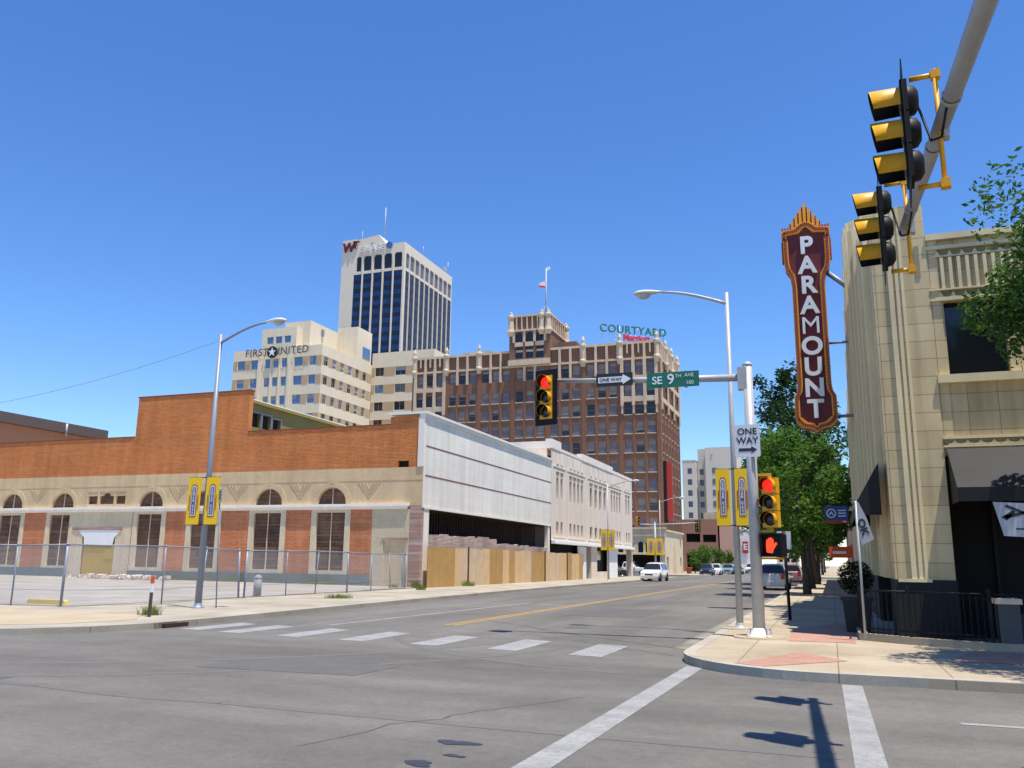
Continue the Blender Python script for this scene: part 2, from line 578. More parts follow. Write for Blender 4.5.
def split_build(mb, name, mats, parent):
    """like MB.build, but far-apart pieces become parts of their own"""
    par = {}
    def find(a):
        while par.setdefault(a, a) != a: a = par[a]
        return a
    key = [tuple(round(c, 3) for c in v) for v in mb.v]
    for f_ in mb.f:
        r0 = find(key[f_[0]])
        for i in f_[1:]: par[find(key[i])] = r0
    isl = {}
    for k, f_ in enumerate(mb.f): isl.setdefault(find(key[f_[0]]), []).append(k)
    groups = []
    for fs in isl.values():
        pts = [mb.v[i] for k in fs for i in mb.f[k]]
        lo = [min(p[c] for p in pts) for c in range(3)]
        hi = [max(p[c] for p in pts) for c in range(3)]
        groups.append((fs, [(lo, hi)]))
    def near(A, B):
        for lo, hi in A:
            for l2, h2 in B:
                gap = math.sqrt(sum(max(0, lo[c] - h2[c], l2[c] - hi[c]) ** 2 for c in range(3)))
                if gap <= max(0.03, 0.52 * max(max(hi[c] - lo[c] for c in range(3)), max(h2[c] - l2[c] for c in range(3)))): return True
        return False
    done = []
    for g in groups:
        hit = [d for d in done if near(d[1], g[1])]
        fs, bx = list(g[0]), list(g[1])
        for d in hit:
            fs += d[0]; bx += d[1]; done.remove(d)
        done.append((fs, bx))
    out = []
    for fs, _ in done:
        m2 = MB()
        for k in fs: m2.add([mb.v[i] for i in mb.f[k]], [tuple(range(len(mb.f[k])))], mb.mi[k], mb.sm[k])
        out.append(m2.build(name, mats, parent))
    return out


def solo(mb, name, mats, label=None, cat=None, group=None, kind=None, loc=None):
    """a thing that is one mesh; its origin is moved to loc"""
    if loc is not None:
        mb.v = [(x - loc[0], y - loc[1], z - loc[2]) for x, y, z in mb.v]
    o = mb.build(name, mats)
    if loc is not None: o.location = loc
    return setp(o, label, cat, group, kind)


FX = lambda Y: (lambda u, v, d: (u, Y + d, v))            # wall facing -Y at Y, depth goes +Y
FXP = lambda X: (lambda u, v, d: (X - d, u, v))           # wall facing +X at X, depth goes -X
FXN = lambda X: (lambda u, v, d: (X + d, u, v))           # wall facing -X at X, depth goes +X
FZ = lambda Z: (lambda u, v, d: (u, v, Z + d))            # floor sheet


def arch(cx, hw, z0, zs, rise, n=10):
    p = [(cx - hw, z0), (cx + hw, z0)]
    for i in range(n + 1):
        a = PI * i / n
        p.append((cx + hw * math.cos(a), zs + rise * math.sin(a)))
    return p


def rect(a, b, c, d):
    return [(a, c), (b, c), (b, d), (a, d)]


_tc = {}


def text_mesh(s, size, bold=0.0, align='CENTER', thick=0.004, spacing=1.0):
    key = (s, size, bold, align, thick, spacing)
    if key in _tc: return _tc[key]
    cu = D.curves.new('t', 'FONT')
    cu.body = s
    cu.size = size
    cu.offset = bold
    cu.align_x = align
    cu.align_y = 'CENTER'
    cu.extrude = thick
    cu.space_character = spacing
    o = D.objects.new('t', cu)
    COL.objects.link(o)
    dg = bpy.context.evaluated_depsgraph_get()
    me = D.meshes.new_from_object(o.evaluated_get(dg))
    vs = [tuple(v.co) for v in me.vertices]
    fs = [tuple(p.vertices) for p in me.polygons]
    D.objects.remove(o)
    D.curves.remove(cu)
    D.meshes.remove(me)
    _tc[key] = (vs, fs)
    return vs, fs


def put_text(mb, s, size, fn, mi=0, **kw):
    vs, fs = text_mesh(s, size, **kw)
    return mb.add([fn(*v) for v in vs], fs, mi)


# ------------------------------------------------------------------ ground, roads, pavements
XL, XR, XF = -16.6, -2.5, -21.9

mb = MB()
mb.quad((-3000, -3000, -0.25), (3000, -3000, -0.25), (3000, 3000, -0.25), (-3000, 3000, -0.25))
solo(mb, 'ground', m_soil, kind='structure')

mb = MB()
n = 14
mb.quad((-400, -1.5, 0), (400, -1.5, 0), (400, 18, 0), (-400, 18, 0))
solo(mb, 'avenue', m_asphalt2, kind='structure')
mb = MB()
mb.quad((-20, 18, 0), (3, 18, 0), (3, 1500, 0), (-20, 1500, 0))
mb.quad((-400, 103, 0), (-20, 103, 0), (-20, 120, 0), (-400, 120, 0))
mb.quad((3, 103, 0), (400, 103, 0), (400, 120, 0), (3, 120, 0))
solo(mb, 'road', m_asphalt, kind='structure')


def sidewalk(name, loop, m, z=0.13, kerb=0.18):
    """kerb band round the outside of the loop and a slab inside it"""
    mb = MB()
    mb.plate([loop], FZ(0), -0.1, z, 0)
    return solo(mb, name, m, kind='structure')


LC = [(-400, 12.9), (-19.2, 12.9), (-17.2, 13.2), (-16.2, 13.9), (-15.4, 15.0), (-15.0, 16.6), (-15.1, 19.5), (-15.4, 24), (-15.8, 32), (-16.4, 45), (-16.6, 60), (-16.6, 101), (-18.5, 102.6), (-400, 102.6)]
sidewalk('left_sidewalk', LC, m_walk_l)
RCX, RCY, RR = -0.15, 16.0, 2.4
arc = [(RCX + RR * math.cos(a), RCY + RR * math.sin(a)) for a in [PI + (PI / 2) * i / 12 for i in range(13)]]
RC = arc + [(400, 13.62), (400, 102.6), (-1.0, 102.6), (-2.55, 101)]
sidewalk('right_sidewalk', RC, m_walk)
sidewalk('far_left_sidewalk', [(-400, 120.4), (-18.4, 120.4), (-16.6, 122), (-16.6, 1200), (-400, 1200)], m_walk_l)
sidewalk('far_right_sidewalk', [(-2.5, 122), (-1, 120.4), (400, 120.4), (400, 1200), (-2.5, 1200)], m_walk)

# kerb stones: bands set 6 mm above the slab and 12 mm proud of its edge


def band(name, pts, w, m, z0, z1, proud=0.012):
    mb = MB()
    P = [Vector((x, y)) for x, y in pts]
    o, i = [], []
    for k, p in enumerate(P):
        t = (P[min(k + 1, len(P) - 1)] - P[max(k - 1, 0)]).normalized()
        nn = Vector((t.y, -t.x))
        o.append(p + nn * proud)
        i.append(p - nn * w)
    for k in range(len(P) - 1):
        mb.quad((*o[k], z1), (*o[k + 1], z1), (*i[k + 1], z1), (*i[k], z1))
        mb.quad((*o[k], z0), (*o[k + 1], z0), (*o[k + 1], z1), (*o[k], z1))
        mb.quad((*i[k], z0), (*i[k + 1], z0), (*i[k + 1], z1), (*i[k], z1))
    return solo(mb, name, m, kind='structure')


band('left_kerb', LC[:12], 0.2, m_kerb, 0.0, 0.136)
band('right_kerb', [(-2.55, 101)] + [(-2.55, y) for y in range(95, 16, -6)] + arc + [(2, 13.62), (10, 13.62), (60, 13.62)], 0.2, m_kerb, 0.0, 0.136)
mb = MB()
mb.quad((-3.05, 17.5, 0.005), (-2.57, 17.5, 0.005), (-2.57, 101, 0.005), (-3.05, 101, 0.005))
solo(mb, 'gutter', concrete('gutter_concrete', (0.25, 0.235, 0.205), 3.0, 0.4), kind='structure')

# parking lot sheet, rising a little towards the brick wall
mb = MB()
mb.quad((-90, 20.4, 0.14), (-21.9, 20.4, 0.14), (-21.9, 44.3, 0.16), (-90, 44.3, 0.5))
solo(mb, 'parking_lot', m_lot, kind='structure')
mb = MB()
pts = [(-40, 13.6), (-22, 13.4), (-18.6, 13.7), (-16.6, 15.2), (-16.2, 17.2), (-17.4, 18.6), (-20.5, 18.9), (-26, 18.2), (-40, 18)]
mb.plate([pts], FZ(0.136), 0, 0)
solo(mb, 'sandy_apron', m_sand, kind='structure')

# red paver ramps on the right corner
mb = MB()
mb.plate([[(-1.55, 14.35), (-1.1, 14.02), (0.15, 15.45), (-0.62, 16.6)]], FZ(0.136), 0, 0)
mb.plate([[(-0.95, 18.9), (0.35, 19.0), (0.4, 20.3), (0.3, 26), (-0.95, 21.9)]], FZ(0.136), 0, 0)
mb.plate([[(1.75, 16.2), (12, 16.2), (12, 18.2), (2.3, 18.2)]], FZ(0.136), 0, 0)
solo(mb, 'paver_strip', m_paver, kind='structure')

# painted road markings
mb = MB()
for cx, cy, w in ((-4.28, 16.65, 1), (-6.0, 16.95, 1), (-7.75, 17.15, 1), (-9.5, 17.3, 1), (-11.2, 17.5, 1), (-12.9, 17.7, 1), (-14.2, 17.95, 0.7)):
    a = 0.33
    mb.quad((cx - a, cy - 1.15, 0.004), (cx + a, cy - 1.25, 0.004), (cx + a, cy + 0.95, 0.004), (cx - a, cy + 1.15, 0.004))
mb.quad((-2.58, 6.0, 0.004), (-2.28, 6.0, 0.004), (-2.06, 14.6, 0.004), (-2.34, 14.75, 0.004))
mb.quad((0.1, 6.0, 0.004), (0.36, 6.0, 0.004), (0.3, 13.45, 0.004), (0.03, 13.5, 0.004))
mb.quad((1.2, 10.72, 0.004), (4.2, 10.72, 0.004), (4.2, 10.84, 0.004), (1.2, 10.84, 0.004))
for k in range(1, 6):
    mb.quad((1.2 + 9 * k, 10.72, 0.004), (4.2 + 9 * k, 10.72, 0.004), (4.2 + 9 * k, 10.84, 0.004), (1.2 + 9 * k, 10.84, 0.004))
mb.quad((-12.2, 19.5, 0.004), (-12.05, 19.5, 0.004), (-11.62, 34, 0.004), (-11.77, 34, 0.004))
mb.quad((-11.2, 33.2, 0.004), (-9.9, 32.6, 0.004), (-9.9, 32.8, 0.004), (-11.2, 33.5, 0.004))
solo(mb, 'white_road_marking', m_wpaint, kind='structure')
mb = MB()
mb.quad((-9.66, 21, 0.004), (-9.52, 21, 0.004), (-9.42, 100, 0.004), (-9.56, 100, 0.004))
mb.quad((-9.42, 21, 0.004), (-9.28, 21, 0.004), (-9.18, 100, 0.004), (-9.32, 100, 0.004))
solo(mb, 'yellow_centre_line', m_ypaint, kind='structure')


def ribbon(mb, pts, w, z=0.0045):
    P = [Vector(p) for p in pts]
    for k in range(len(P) - 1):
        t = (P[k + 1] - P[k]).normalized()
        q = Vector((-t.y, t.x)) * w / 2
        mb.quad((*(P[k] + q), z), (*(P[k] - q), z), (*(P[k + 1] - q), z), (*(P[k + 1] + q), z))


mb = MB()
rr = random.Random(3)


def wander(a, b, n=14, amp=0.12):
    out = []
    off = 0
    for i in range(n + 1):
        t = i / n
        off += rr.uniform(-amp, amp)
        dx, dy = b[0] - a[0], b[1] - a[1]
        L = math.hypot(dx, dy)
        out.append((a[0] + dx * t - dy / L * off * math.sin(PI * t), a[1] + dy * t + dx / L * off * math.sin(PI * t)))
    return out


ribbon(mb, wander((-9.4, 23.4), (-2.9, 17.6)), 0.026, 0.006)
ribbon(mb, wander((-6.5, 19.2), (-2.8, 16.2)), 0.02, 0.006)
ribbon(mb, wander((-4.6, 7.0), (-3.0, 10.8), 20, 0.10), 0.012, 0.006)
ribbon(mb, wander((-7.6, 13.2), (-3.6, 14.9), 12), 0.012, 0.006)
ribbon(mb, wander((1.0, 8.2), (4.5, 13.0), 12), 0.012, 0.006)
ribbon(mb, wander((-8, 26), (-3, 44), 20), 0.025, 0.006)
solo(mb, 'road_crack', m_crack, kind='structure')


m_tmark = mat('tyre_mark', (0.122, 0.114, 0.101), 0.8, var=0.12, scale=1.5)
mb = MB()
def arc_mark(cx, cy, R, a0, a1, w, z):
    n = 26
    ribbon(mb, [(cx + R * math.cos(math.radians(a0 + (a1 - a0) * i / n)), cy + R * math.sin(math.radians(a0 + (a1 - a0) * i / n))) for i in range(n + 1)], w, z)
arc_mark(-17.5, 20.5, 11.5, -62, -14, 0.20, 0.0014)
arc_mark(-17.5, 20.5, 13.1, -60, -18, 0.17, 0.0019)
arc_mark(-2.0, 21.5, 8.2, 205, 262, 0.18, 0.0024)
ribbon(mb, wander((-30, 9.1), (0.0, 8.5), 40, 0.12), 0.22, 0.0029)
solo(mb, 'tyre_mark', m_tmark, kind='structure')


def blotch(mb, cx, cy, rx, ry, z, seed, n=36, jag=0.25):
    r = random.Random(seed)
    ph = [r.uniform(0, 6.28) for _ in range(5)]
    P = []
    for i in range(n):
        a = 2 * PI * i / n
        k = 1 + sum(jag / (j + 1) * math.sin((j + 2) * a + ph[j]) for j in range(5))
        P.append((cx + rx * k * math.cos(a), cy + ry * k * math.sin(a)))
    mb.plate([P], FZ(z), 0, 0)


mb = MB()
blotch(mb, -3.35, 7.69, 0.17, 0.11, 0.005, 4)
blotch(mb, -3.16, 7.19, 0.10, 0.045, 0.005, 9)
blotch(mb, -3.32, 6.82, 0.14, 0.09, 0.005, 5)
solo(mb, 'road_stain', m_oil, kind='structure')
mb = MB()
mb.plate([[(-9.3, 11.2), (-6.6, 11.35), (-6.5, 12.7), (-9.1, 12.6)]], FZ(0.0035), 0, 0)
mb.plate([[(-13.5, 8.4), (-10.6, 8.3), (-10.7, 9.2), (-13.4, 9.3)]], FZ(0.0035), 0, 0)
mb.plate([[(-8.2, 26.5), (-5.6, 26.6), (-5.5, 31.8), (-8.0, 31.7)]], FZ(0.0035), 0, 0)
mb.plate([[(1.2, 6.6), (3.0, 6.7), (2.9, 7.9), (1.3, 7.8)]], FZ(0.0035), 0, 0)
solo(mb, 'asphalt_patch', m_patch, kind='structure')
mb = MB()
mb.lathe([(0.0, 0.008), (0.33, 0.008), (0.36, 0.004)], (-6.3, 22.0, 0), 24)
solo(mb, 'manhole_cover', mat('manhole_iron', (0.10, 0.095, 0.09), 0.6), 'round iron manhole cover set in the asphalt of the crossing', 'manhole cover')

# ------------------------------------------------------------------ old brick building on the left corner
YW = 44.4
BB = thing('brick_building', 'long orange brick building with bricked-up arched windows, tan arcade band and white panelled street side', 'building', (-48, YW, 0.13))
GZ = 0.1
ARX = [-58.6, -53.85, -49.15, -41.55, -37.2, -32.4, -27.9]
ARCH_HW, ARCH_R = 0.95, 0.94
# tan band above the belt course, with lunette openings
f = FX(YW)
mb = MB()
holes = [arch(x, ARCH_HW, 4.9, 4.95, 0.9)[2:] for x in ARX]
holes = [[(x - ARCH_HW, 4.87), (x + ARCH_HW, 4.87)] + h for x, h in zip(ARX, holes)]
vents = [(-46.95, -46.15), (-44.55, -43.75)]
for a, b in vents: holes.append(rect(a, b, 5.08, 5.62))
holes.append([(-45.95, 5.08), (-44.75, 5.08), (-44.75, 5.62), (-45.0, 5.62), (-45.1, 5.76), (-45.35, 5.83), (-45.6, 5.76), (-45.7, 5.62), (-45.95, 5.62)])
mb.plate([rect(-76, XF, 4.75, 6.97)] + holes, f, 0, 0.28)
band_o = mb.build('tan_band', m_tan, BB)
# raised archivolts and fan ornaments on the band
mb = MB()
for x in ARX:
    o = [(x + 1.3 * math.cos(PI * i / 14), 4.95 + 1.27 * math.sin(PI * i / 14)) for i in range(15)]
    n_ = [(x + 1.0 * math.cos(PI * i / 14), 4.95 + 0.95 * math.sin(PI * i / 14)) for i in range(15)][::-1]
    mb.plate([o + n_], f, -0.022, -0.001)
    mb.box(x - 0.1, x + 0.1, YW - 0.035, YW - 0.023, 6.1, 6.42)
mb.box(-76, XF - 0.003, YW - 0.012, YW - 0.002, 6.22, 6.36)
for a, b in vents + [(-45.95, -44.75)]:
    mb.box(a - 0.16, a - 0.04, YW - 0.025, YW - 0.002, 4.95, 6.1)
    mb.box(b + 0.04, b + 0.16, YW - 0.025, YW - 0.002, 4.95, 6.1)
    mb.box(a, b, YW - 0.024, YW - 0.002, 5.9, 6.1)
split_build(mb, 'archivolt', m_tan, band_o)
mb = MB()
for x in [-56.2, -51.5, -39.4, -34.8, -30.15, -25.4]:
    for k in range(3):
        s = 0.78 - k * 0.24
        for sg in (-1, 1):
            a, b = (x + sg * s, 6.17 - k * 0.02), (x, 5.2 + k * 0.22)
            mb.plate([[a, (a[0] - sg * 0.08, a[1]), (b[0], b[1] + 0.1), b]], f, -0.018, -0.001)
split_build(mb, 'fan_ornament', mat('worn_terracotta', rgb((196, 170, 130)), 0.85, var=0.1), band_o)
# belt course
mb = MB()
mb.box(-76, -22.75, YW - 0.14, YW + 0.2, 4.64, 4.72)
mb.box(-76, -22.7, YW - 0.17, YW + 0.2, 4.72, 4.87)
mb.box(-75.9, -22.8, YW - 0.08, YW + 0.2, 4.55, 4.64)
mb.build('belt_course', m_belt, BB)
# lower piers
mb = MB()
edges = [-76]
for x in ARX: edges += [x - 1.35, x + 1.35]
edges.append(-25.1)
segs = [(edges[i], edges[i + 1]) for i in range(0, len(edges), 2)]
for a, b in segs:
    if a < -45 < b:
        mb.box(a, -48.4, YW, YW + 0.3, GZ, 4.55)
        mb.box(-42.95, b, YW, YW + 0.3, GZ, 4.55)
    else:
        mb.box(a, b, YW, YW + 0.3, GZ, 4.55)
split_build(mb, 'brick_pier', m_pbrick, BB)
# bricked up windows, each with tan jambs
for x in ARX:
    mb = MB()
    for sg in (-1, 1):
        mb.box(x + sg * 0.97, x + sg * 1.348, YW - 0.03, YW + 0.3, GZ + 0.5, 4.548)
    mb.box(x - 0.97, x + 0.97, YW - 0.03, YW + 0.3, 4.38, 4.548)
    mb.box(x - 0.97, x + 0.97, YW - 0.01, YW + 0.3, GZ + 0.5, 1.0)
    w = mb.build('arched_window', m_cream, BB)
    mb = MB()
    mb.box(x - 0.968, x + 0.968, YW + 0.12, YW + 0.2, 1.0, 4.38)
    mb.plate([arch(x, ARCH_HW + 0.02, 4.87, 4.95, 0.92)], f, 0.15, 0.25)
    mb.build('brick_infill', m_dbrick, w)
    mb = MB()
    mb.box(x - 0.025, x + 0.025, YW + 0.06, YW + 0.118, 1.0, 4.38)
    mb.box(x - 0.02, x + 0.02, YW + 0.08, YW + 0.149, 4.88, 5.84)
    split_build(mb, 'mullion', m_cream, w)
mb = MB()
for a, b in vents: mb.box(a, b, YW + 0.15, YW + 0.25, 5.05, 5.65)
mb.box(-45.95, -44.75, YW + 0.15, YW + 0.25, 5.05, 5.9)
split_build(mb, 'vent_panel', m_dbrick, band_o)
# entrance bay
mb = MB()
mb.grid(-48.395, -42.955, GZ, 4.548, [(-47.05, -44.25, GZ - 1, 3.36)], FX(YW - 0.02), 0.32)
ent = mb.build('entrance_bay', m_cream, BB)
mb = MB()
mb.box(-48.0, -43.7, YW - 0.07, YW - 0.022, 3.36, 3.55)
mb.build('rusted_lintel', m_ragged if False else m_rbrick, ent)
mb = MB()
mb.plate([[(-47.4, 3.36), (-47.2, 3.1), (-46.9, 2.9), (-46.85, 2.42), (-44.4, 2.42), (-44.3, 2.9), (-44.05, 3.1), (-43.9, 3.36)]], FX(YW - 0.05), 0, 0.028)
mb.build('whitewashed_board', m_white, ent)
mb = MB()
mb.box(-46.9, -44.3, YW + 0.02, YW + 0.08, GZ, 2.42)
mb.box(-45.05, -44.35, YW - 0.01, YW + 0.018, 1.5, 2.3)
split_build(mb, 'door', mat('mustard_door', rgb((188, 152, 44)), 0.7, var=0.15), ent)
# plinth
mb = MB()
mb.box(-76, -48.42, YW - 0.12, YW - 0.035, GZ, 0.86)
mb.box(-42.9, -25.12, YW - 0.12, YW - 0.035, GZ, 0.78)
split_build(mb, 'plinth', m_plinth, BB)
# plastered panel with boarded door near the corner
mb = MB()
mb.grid(-25.095, -22.66, GZ, 4.548, [(-24.3, -22.85, GZ - 1, 2.75)], FX(YW - 0.015), 0.3)
pl = mb.build('plastered_bay', worn('peeling_plaster', rgb((206, 192, 160)), rgb((160, 128, 100)), 0.25), BB)
mb = MB()
mb.box(-24.3, -22.85, YW + 0.05, YW + 0.1, GZ, 2.75)
mb.build('boarded_door', m_tan, pl)
mb = MB()
mb.box(-24.45, -22.7, YW - 0.045, YW - 0.017, 2.75, 2.93)
mb.build('rusted_lintel', m_rbrick, pl)
mb = MB()
mb.box(-22.655, XF - 0.02, YW - 0.02, YW + 0.3, GZ, 4.748)
mb.build('ragged_pier', m_rbrick, BB)
# upper brick parapet with steps
mb = MB()
prof = [(-76, 6.97), (-22.25, 6.97), (-22.25, 10.0), (-24.15, 10.0), (-24.15, 9.5), (-34.4, 9.5), (-34.4, 12.2), (-43.45, 12.2), (-43.45, 9.5), (-76, 9.5)]
mb.plate([prof, rect(-23.55, -22.85, 6.98, 7.36)], FX(YW + 0.005), 0, 0.4)
up = mb.build('brick_parapet', m_obrick, BB)
mb = MB()
mb.box(-23.54, -22.86, YW + 0.2, YW + 0.3, 6.98, 7.36)
mb.build('wall_opening', m_void, up)
mb = MB()
for a, b, z in ((-76, -43.52, 9.5), (-43.52, -34.33, 12.2), (-34.33, -24.22, 9.5)):
    mb.box(a, b, YW - 0.03, YW + 0.45, z + 0.002, z + 0.07)
mb.build('coping', mat('brick_coping', rgb((132, 62, 42)), 0.8), up)
# street side: white enamelled panels above an open, stripped ground floor
Y1, Y2 = YW + 0.0, 68.8
mb = MB()
mb.box(XF - 0.3, XF, Y1 + 0.02, Y2, 4.62, 9.86)
mb.box(XF - 0.34, XF - 0.302, Y1 - 0.03, Y1 + 0.3, 6.97, 9.86)
wp = mb.build('white_panel_facade', m_wpanel, BB)
mb = MB()
for z in (6.47, 8.2): mb.box(XF, XF + 0.015, Y1 + 0.3, Y2, z, z + 0.07)
mb.build('panel_seam', m_rust, wp)
mb = MB()
mb.box(XF - 0.36, XF + 0.02, Y1 - 0.06, Y1 + 0.24, 6.99, 9.86)
mb.box(XF + 0.002, XF + 0.02, Y1 + 0.02, Y1 + 0.24, 4.62, 6.99)
mb.box(XF + 0.002, XF + 0.03, Y1 + 0.24, Y2, 4.58, 4.72)
mb.build('corner_trim', m_gwhite, wp)
mb = MB()
mb.box(-24.2, XF + 0.16, Y1 - 0.1, Y2, 10.1, 10.24)
mb.box(XF - 0.3, XF + 0.1, Y1 - 0.06, Y2, 9.862, 10.1)
split_build(mb, 'cornice', m_gwhite, wp)
mb = MB()
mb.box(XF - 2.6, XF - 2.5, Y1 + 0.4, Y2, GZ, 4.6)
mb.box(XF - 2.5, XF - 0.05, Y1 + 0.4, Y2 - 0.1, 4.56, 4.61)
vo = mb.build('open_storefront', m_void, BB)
mb = MB()
r = random.Random(5)
y = Y1 + 0.8
while y < Y2 - 0.7:
    mb.box(XF - 1.2, XF - 1.14, y, y + 0.05, 2.9, 4.56)
    y += 0.36 + r.uniform(-0.04, 0.04)
split_build(mb, 'exposed_lath', m_lath, vo)
mb = MB()
for y in (Y1 + 0.31, Y2 - 0.75): mb.box(XF - 0.32, XF - 0.02, y, y + (0.5 if y > 60 else 0.7), GZ, 4.6)
split_build(mb, 'steel_column', m_gwhite, BB)
mb = MB()
P = [(Y1 + 1.05, GZ), (Y2 - 0.76, GZ)]
y = Y2 - 0.76
while y > Y1 + 1.5:
    t = (Y2 - y) / (Y2 - Y1)
    h_ = 2.80 + 0.34 * (0.5 < t < 0.97) + r.choice((-0.08, 0, 0, 0, 0.08))
    P.append((y, h_ + r.uniform(-0.03, 0.03)))
    y -= r.choice((0.24, 0.5, 0.9, 1.6))
    P.append((max(y, Y1 + 1.06), h_ + r.uniform(-0.03, 0.03)))
    y -= 0.02
mb.plate([P], FXP(XF - 0.1), 0, 0.3)
mb.build('broken_wall_remnant', m_rubble, BB)
# roof deck
mb = MB()
mb.box(-76, XF - 0.35, YW + 0.45, Y2, 8.6, 8.69)
mb.box(-76, XF - 0.35, Y2 - 0.3, Y2 - 0.1, GZ, 8.6)
mb.build('roof', mat('roof_gravel', (0.3, 0.28, 0.26), 0.9), BB)

# plywood hoarding on the pavement
HD = thing('plywood_hoarding', 'plywood sheet hoarding along the pavement under the white panelled wall', 'hoarding', (XF + 0.35, 60, 0.13))
r = random.Random(11)
y = Y1 + 0.25
k = 0
hm = [m_ply1, m_ply1, m_ply2, m_ply3, m_ply3, m_ply2, m_ply1, m_ply2, m_ply1, m_ply2, m_ply2, m_ply3]
while y < 76.3:
    w = 1.9 if k < 2 else r.choice((1.22, 1.22, 2.44))
    if k == 2: w = 0.9
    mb = MB()
    mb.box(XF + 0.3 + r.uniform(0, 0.03), XF + 0.36, y, y + w - 0.015, 0.13, 2.42 + r.uniform(-0.04, 0.05))
    mb.build('plywood_sheet', hm[k % 12], HD)
    y += w
    k += 1
mb = MB()
for yy in (50.4, 66.0, 72.2): mb.box(XF + 0.36, XF + 0.44, yy, yy + 0.09, 0.13, 2.5)
split_build(mb, 'post', m_bark, HD)

# ------------------------------------------------------------------ pale limestone block next to it
LB = thing('limestone_building', 'pale two storey limestone block with tall slot windows beside the white panelled wall', 'building', (-30, 85, 0.13))
A, B = 68.82, 100.5
wins = []
for y0, y1, n_ in ((70.0, 72.5, 2), (74.0, 79.1, 4), (80.9, 88.2, 4), (89.7, 94.7, 4), (96.7, 99.3, 2)):
    s = (y1 - y0) / n_
    for i in range(n_):
        c = y0 + s * (i + 0.5)
        wins.append((c - s * 0.26, c + s * 0.26))
holes = [(a, b, 6.95, 8.85) for a, b in wins] + [(a, b, 3.95, 5.05) for a, b in wins]
mb = MB()
mb.grid(A, B, 3.45, 11.2, holes, FXP(XF), 0.35)
mb.box(-40, XF - 0.4, A, A + 0.3, 0.13, 11.2)
mb.box(-40, XF - 0.002, B - 0.3, B, 3.5, 11.2)
mb.box(-40, -39.7, A, B, 0.13, 11.2)
mb.box(-40, XF - 0.4, A + 0.3, B - 0.3, 10.6, 10.7)
wl = mb.build('wall', m_limeb, LB)
mb = MB()
mb.box(XF - 0.5, XF + 0.06, A, 71.6, 11.2, 12.0)
mb.box(XF - 0.5, XF + 0.03, 71.6, 78.5, 11.2, 11.45)
mb.box(XF - 0.5, XF + 0.06, 78.5, 90.8, 11.2, 11.85)
mb.box(XF - 0.5, XF + 0.03, 90.8, B, 11.2, 11.5)
mb.box(-26, XF - 0.5, A - 0.001, A + 0.35, 11.2, 11.8)
split_build(mb, 'parapet', m_lime, LB)
mb = MB()
for y0, y1 in ((69.4, 73), (73.6, 79.6), (80.5, 88.7), (89.3, 95.2), (96.2, 99.9)):
    mb.box(XF + 0.001, XF + 0.05, y0, y1, 9.7, 9.78)
    mb.box(XF + 0.001, XF + 0.04, y0, y1, 3.72, 3.8)
for a, b in wins:
    c = (a + b) / 2
    mb.box(XF + 0.001, XF + 0.05, c - 0.3, c + 0.3, 10.0, 10.9)
split_build(mb, 'relief_ornament', m_lime, wl)
mb = MB()
for a, b in wins: mb.box(XF + 0.001, XF + 0.06, a - 0.1, b + 0.1, 9.18, 9.32)
split_build(mb, 'lintel', mat('lintel_brown', rgb((130, 112, 100)), 0.8), wl)
for a, b in wins:
    for z0, z1 in ((6.95, 8.85), (3.95, 5.05)):
        mb = MB()
        mb.box(XF - 0.26, XF - 0.2, a, b, z0, z1, 0)
        mb.box(XF - 0.2, XF - 0.17, a, b, (z0 + z1) / 2 - 0.1, (z0 + z1) / 2 + 0.05, 1)
        mb.build('window', [m_blind, m_black], LB)
mb = MB()
mb.box(XF + 0.0, XF + 0.35, A + 0.1, B - 0.3, 3.16, 3.34)
mb.box(XF + 0.0, XF + 0.32, A + 0.1, B - 0.3, 3.34, 3.449)
mb.build('canopy', m_white, LB)
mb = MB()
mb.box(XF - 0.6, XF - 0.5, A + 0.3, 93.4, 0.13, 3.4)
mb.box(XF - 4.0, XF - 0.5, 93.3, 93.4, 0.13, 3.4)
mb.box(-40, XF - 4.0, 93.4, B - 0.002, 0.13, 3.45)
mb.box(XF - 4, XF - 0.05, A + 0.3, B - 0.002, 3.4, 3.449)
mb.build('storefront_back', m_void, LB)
for y0, y1, z1, m in ((77.1, 80.0, 3.1, m_white), (88.4, 90.6, 3.1, m_white), (90.6, 92.8, 3.1, m_white)):
    mb = MB()
    mb.box(XF - 0.10, XF - 0.015, y0, y1, 0.13, z1)
    mb.build('door_panel', m, LB)
mb = MB()
mb.box(XF - 0.012, XF + 0.01, 78.4, 78.9, 1.4, 2.4)
mb.box(XF - 0.45, XF - 0.4, 84.4, 87.0, 1.9, 2.8)
split_build(mb, 'door_window', m_glass, LB)
mb = MB()
for y0, y1 in ((81.8, 84.0), (99.7, 100.49)): mb.box(XF - 0.6, XF - 0.01, y0, y1, 0.13, 3.445)
mb.box(XF - 0.3, XF - 0.05, 84.2, 88.3, 0.13, 0.75)
split_build(mb, 'column', m_limeb, LB)

